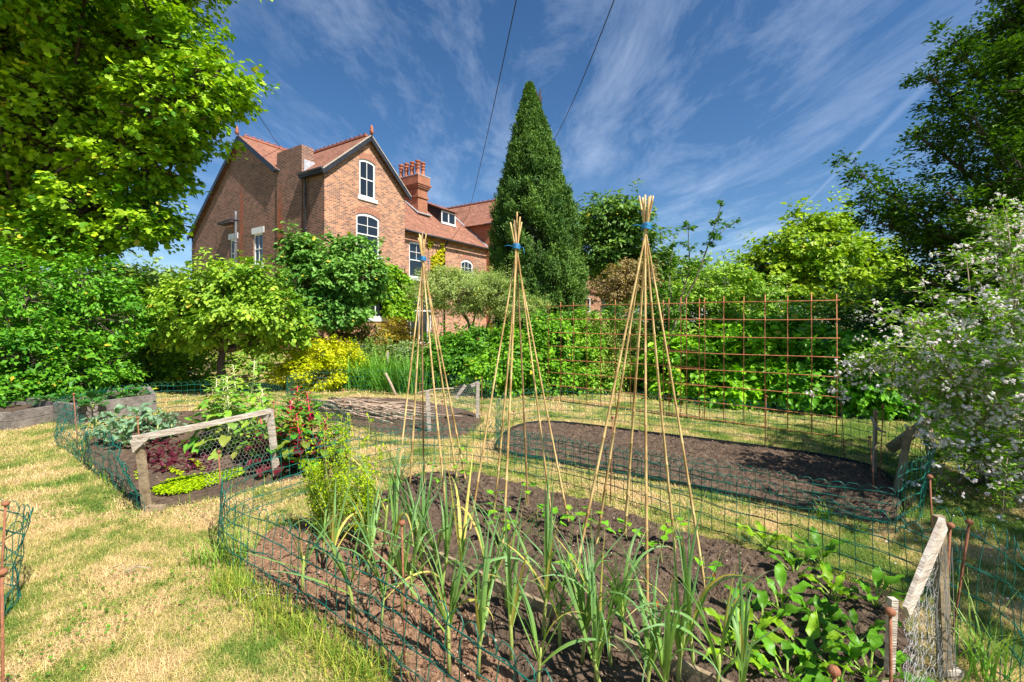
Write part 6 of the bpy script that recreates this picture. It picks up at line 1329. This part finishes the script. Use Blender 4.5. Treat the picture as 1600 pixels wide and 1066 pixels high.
strappy('grass_tussock', 'green grass tuft by the herb at the left corner of the nearest bed', gp(352, 880), 110, 0.22, 0.005, (0.14, 0.27, 0.04), (0.30, 0.42, 0.08), 0.10, 74, 'grass')
strappy('grass_tussock', 'small grass tuft at the front edge of the long bed', gp(1285, 812), 24, 0.2, 0.006, (0.2, 0.36, 0.05), (0.3, 0.45, 0.08), 0.03, 75, 'grass')
# low plants in the raised bed
rosette_spots = [(130,632),(160,628),(190,625),(215,622),(100,634),(75,634),(145,640)]
for i, (x, y) in enumerate(rosette_spots):
    p = gp(x, y + 22); p.z = 0.25; rosette('squash_plant', p, 12, 0.10, 0.14, 0.12, (0.06, 0.18, 0.04), (0.2, 0.3, 0.1), 'leafy green plant growing in the long grey raised bed', 'squash plant', 'leafy plants in the raised bed', el=(0.3, 1.3), seed=200 + i, up=0.06, segs=5)
# dry stalks lying on the lawn
for i, (x, y, lb) in enumerate(((385, 945, 'pale dry stalks lying on the lawn outside the nearest fence'), (190, 905, 'wisp of pale hay on the lawn in the foreground'))):
    mb = MB(); p = gp(x, y)
    for k in range(9 if i == 0 else 6):
        a = U(0, 3.1); mb.tube([(U(-.05, .05), U(-.05, .05), 0.03), (math.cos(a) * .08, math.sin(a) * .06, 0.06), (math.cos(a + .3) * .17, math.sin(a + .3) * .1, 0.03)], 0.0022, 4)
    o = mb.build('dry_stalks', M_twig, label=lb, cat='dry stalks'); o.location = p

# clover and weeds in the lawn: small rounded leaves in loose patches
cp = scatter_view(60000, 1.8, 8.0); cp = cp[outside_beds(cp, 0.0)]; dn = vnoise(np.c_[cp * 1.9, np.full(len(cp), 4.0)]) * 0.7 + vnoise(np.c_[cp * 7, np.full(len(cp), 9.0)]) * 0.3
cp = cp[dn > 0.66]; n_ = len(cp)
make_leaves('clover', np.c_[cp, rng.uniform(0.015, 0.045, n_)], unit(rdir(n_) * 0.35 + (0, 0, 1)), rdir(n_), 0.014 * rng.uniform(0.6, 1.5, n_), 0.9, T_OVAL, np.array((0.10, 0.22, 0.03)) * rng.uniform(0.6, 1.5, (n_, 1)), M_veg, None, kind='stuff', label='clover and small weeds patchy in the dry lawn', cat='weeds')
# a few weeds and pale stones on the soil
for poly_, nn_ in ((p_front, 260), (p_right, 220), (p_left, 120), (p_mid, 120), (p_mulch, 200)):
    q_ = poly_fill([tuple(v) for v in poly_], nn_); hh_, _s = soil_h(q_, poly_, 0.05, 0.035); q3 = np.c_[q_, hh_ + 0.012]
    octa = np.array([(1,0,0),(-1,0,0),(0,1,0),(0,-1,0),(0,0,1),(0,0,-1)], float); of = np.array([(0,2,4),(2,1,4),(1,3,4),(3,0,4),(2,0,5),(1,2,5),(3,1,5),(0,3,5)])
    Vc = octa[None] * (0.6 + 0.7 * rng.random((len(q3), 6, 1))) * (0.007 * rng.uniform(0.3, 1.2, len(q3)))[:, None, None] + q3[:, None]
    npmesh('pebbles', Vc.reshape(-1, 3), [(of[None] + (np.arange(len(q3)) * 6)[:, None, None]).reshape(-1, 3)], M_stick, kind='stuff', label='small pale stones scattered on the soil', cat='stones')
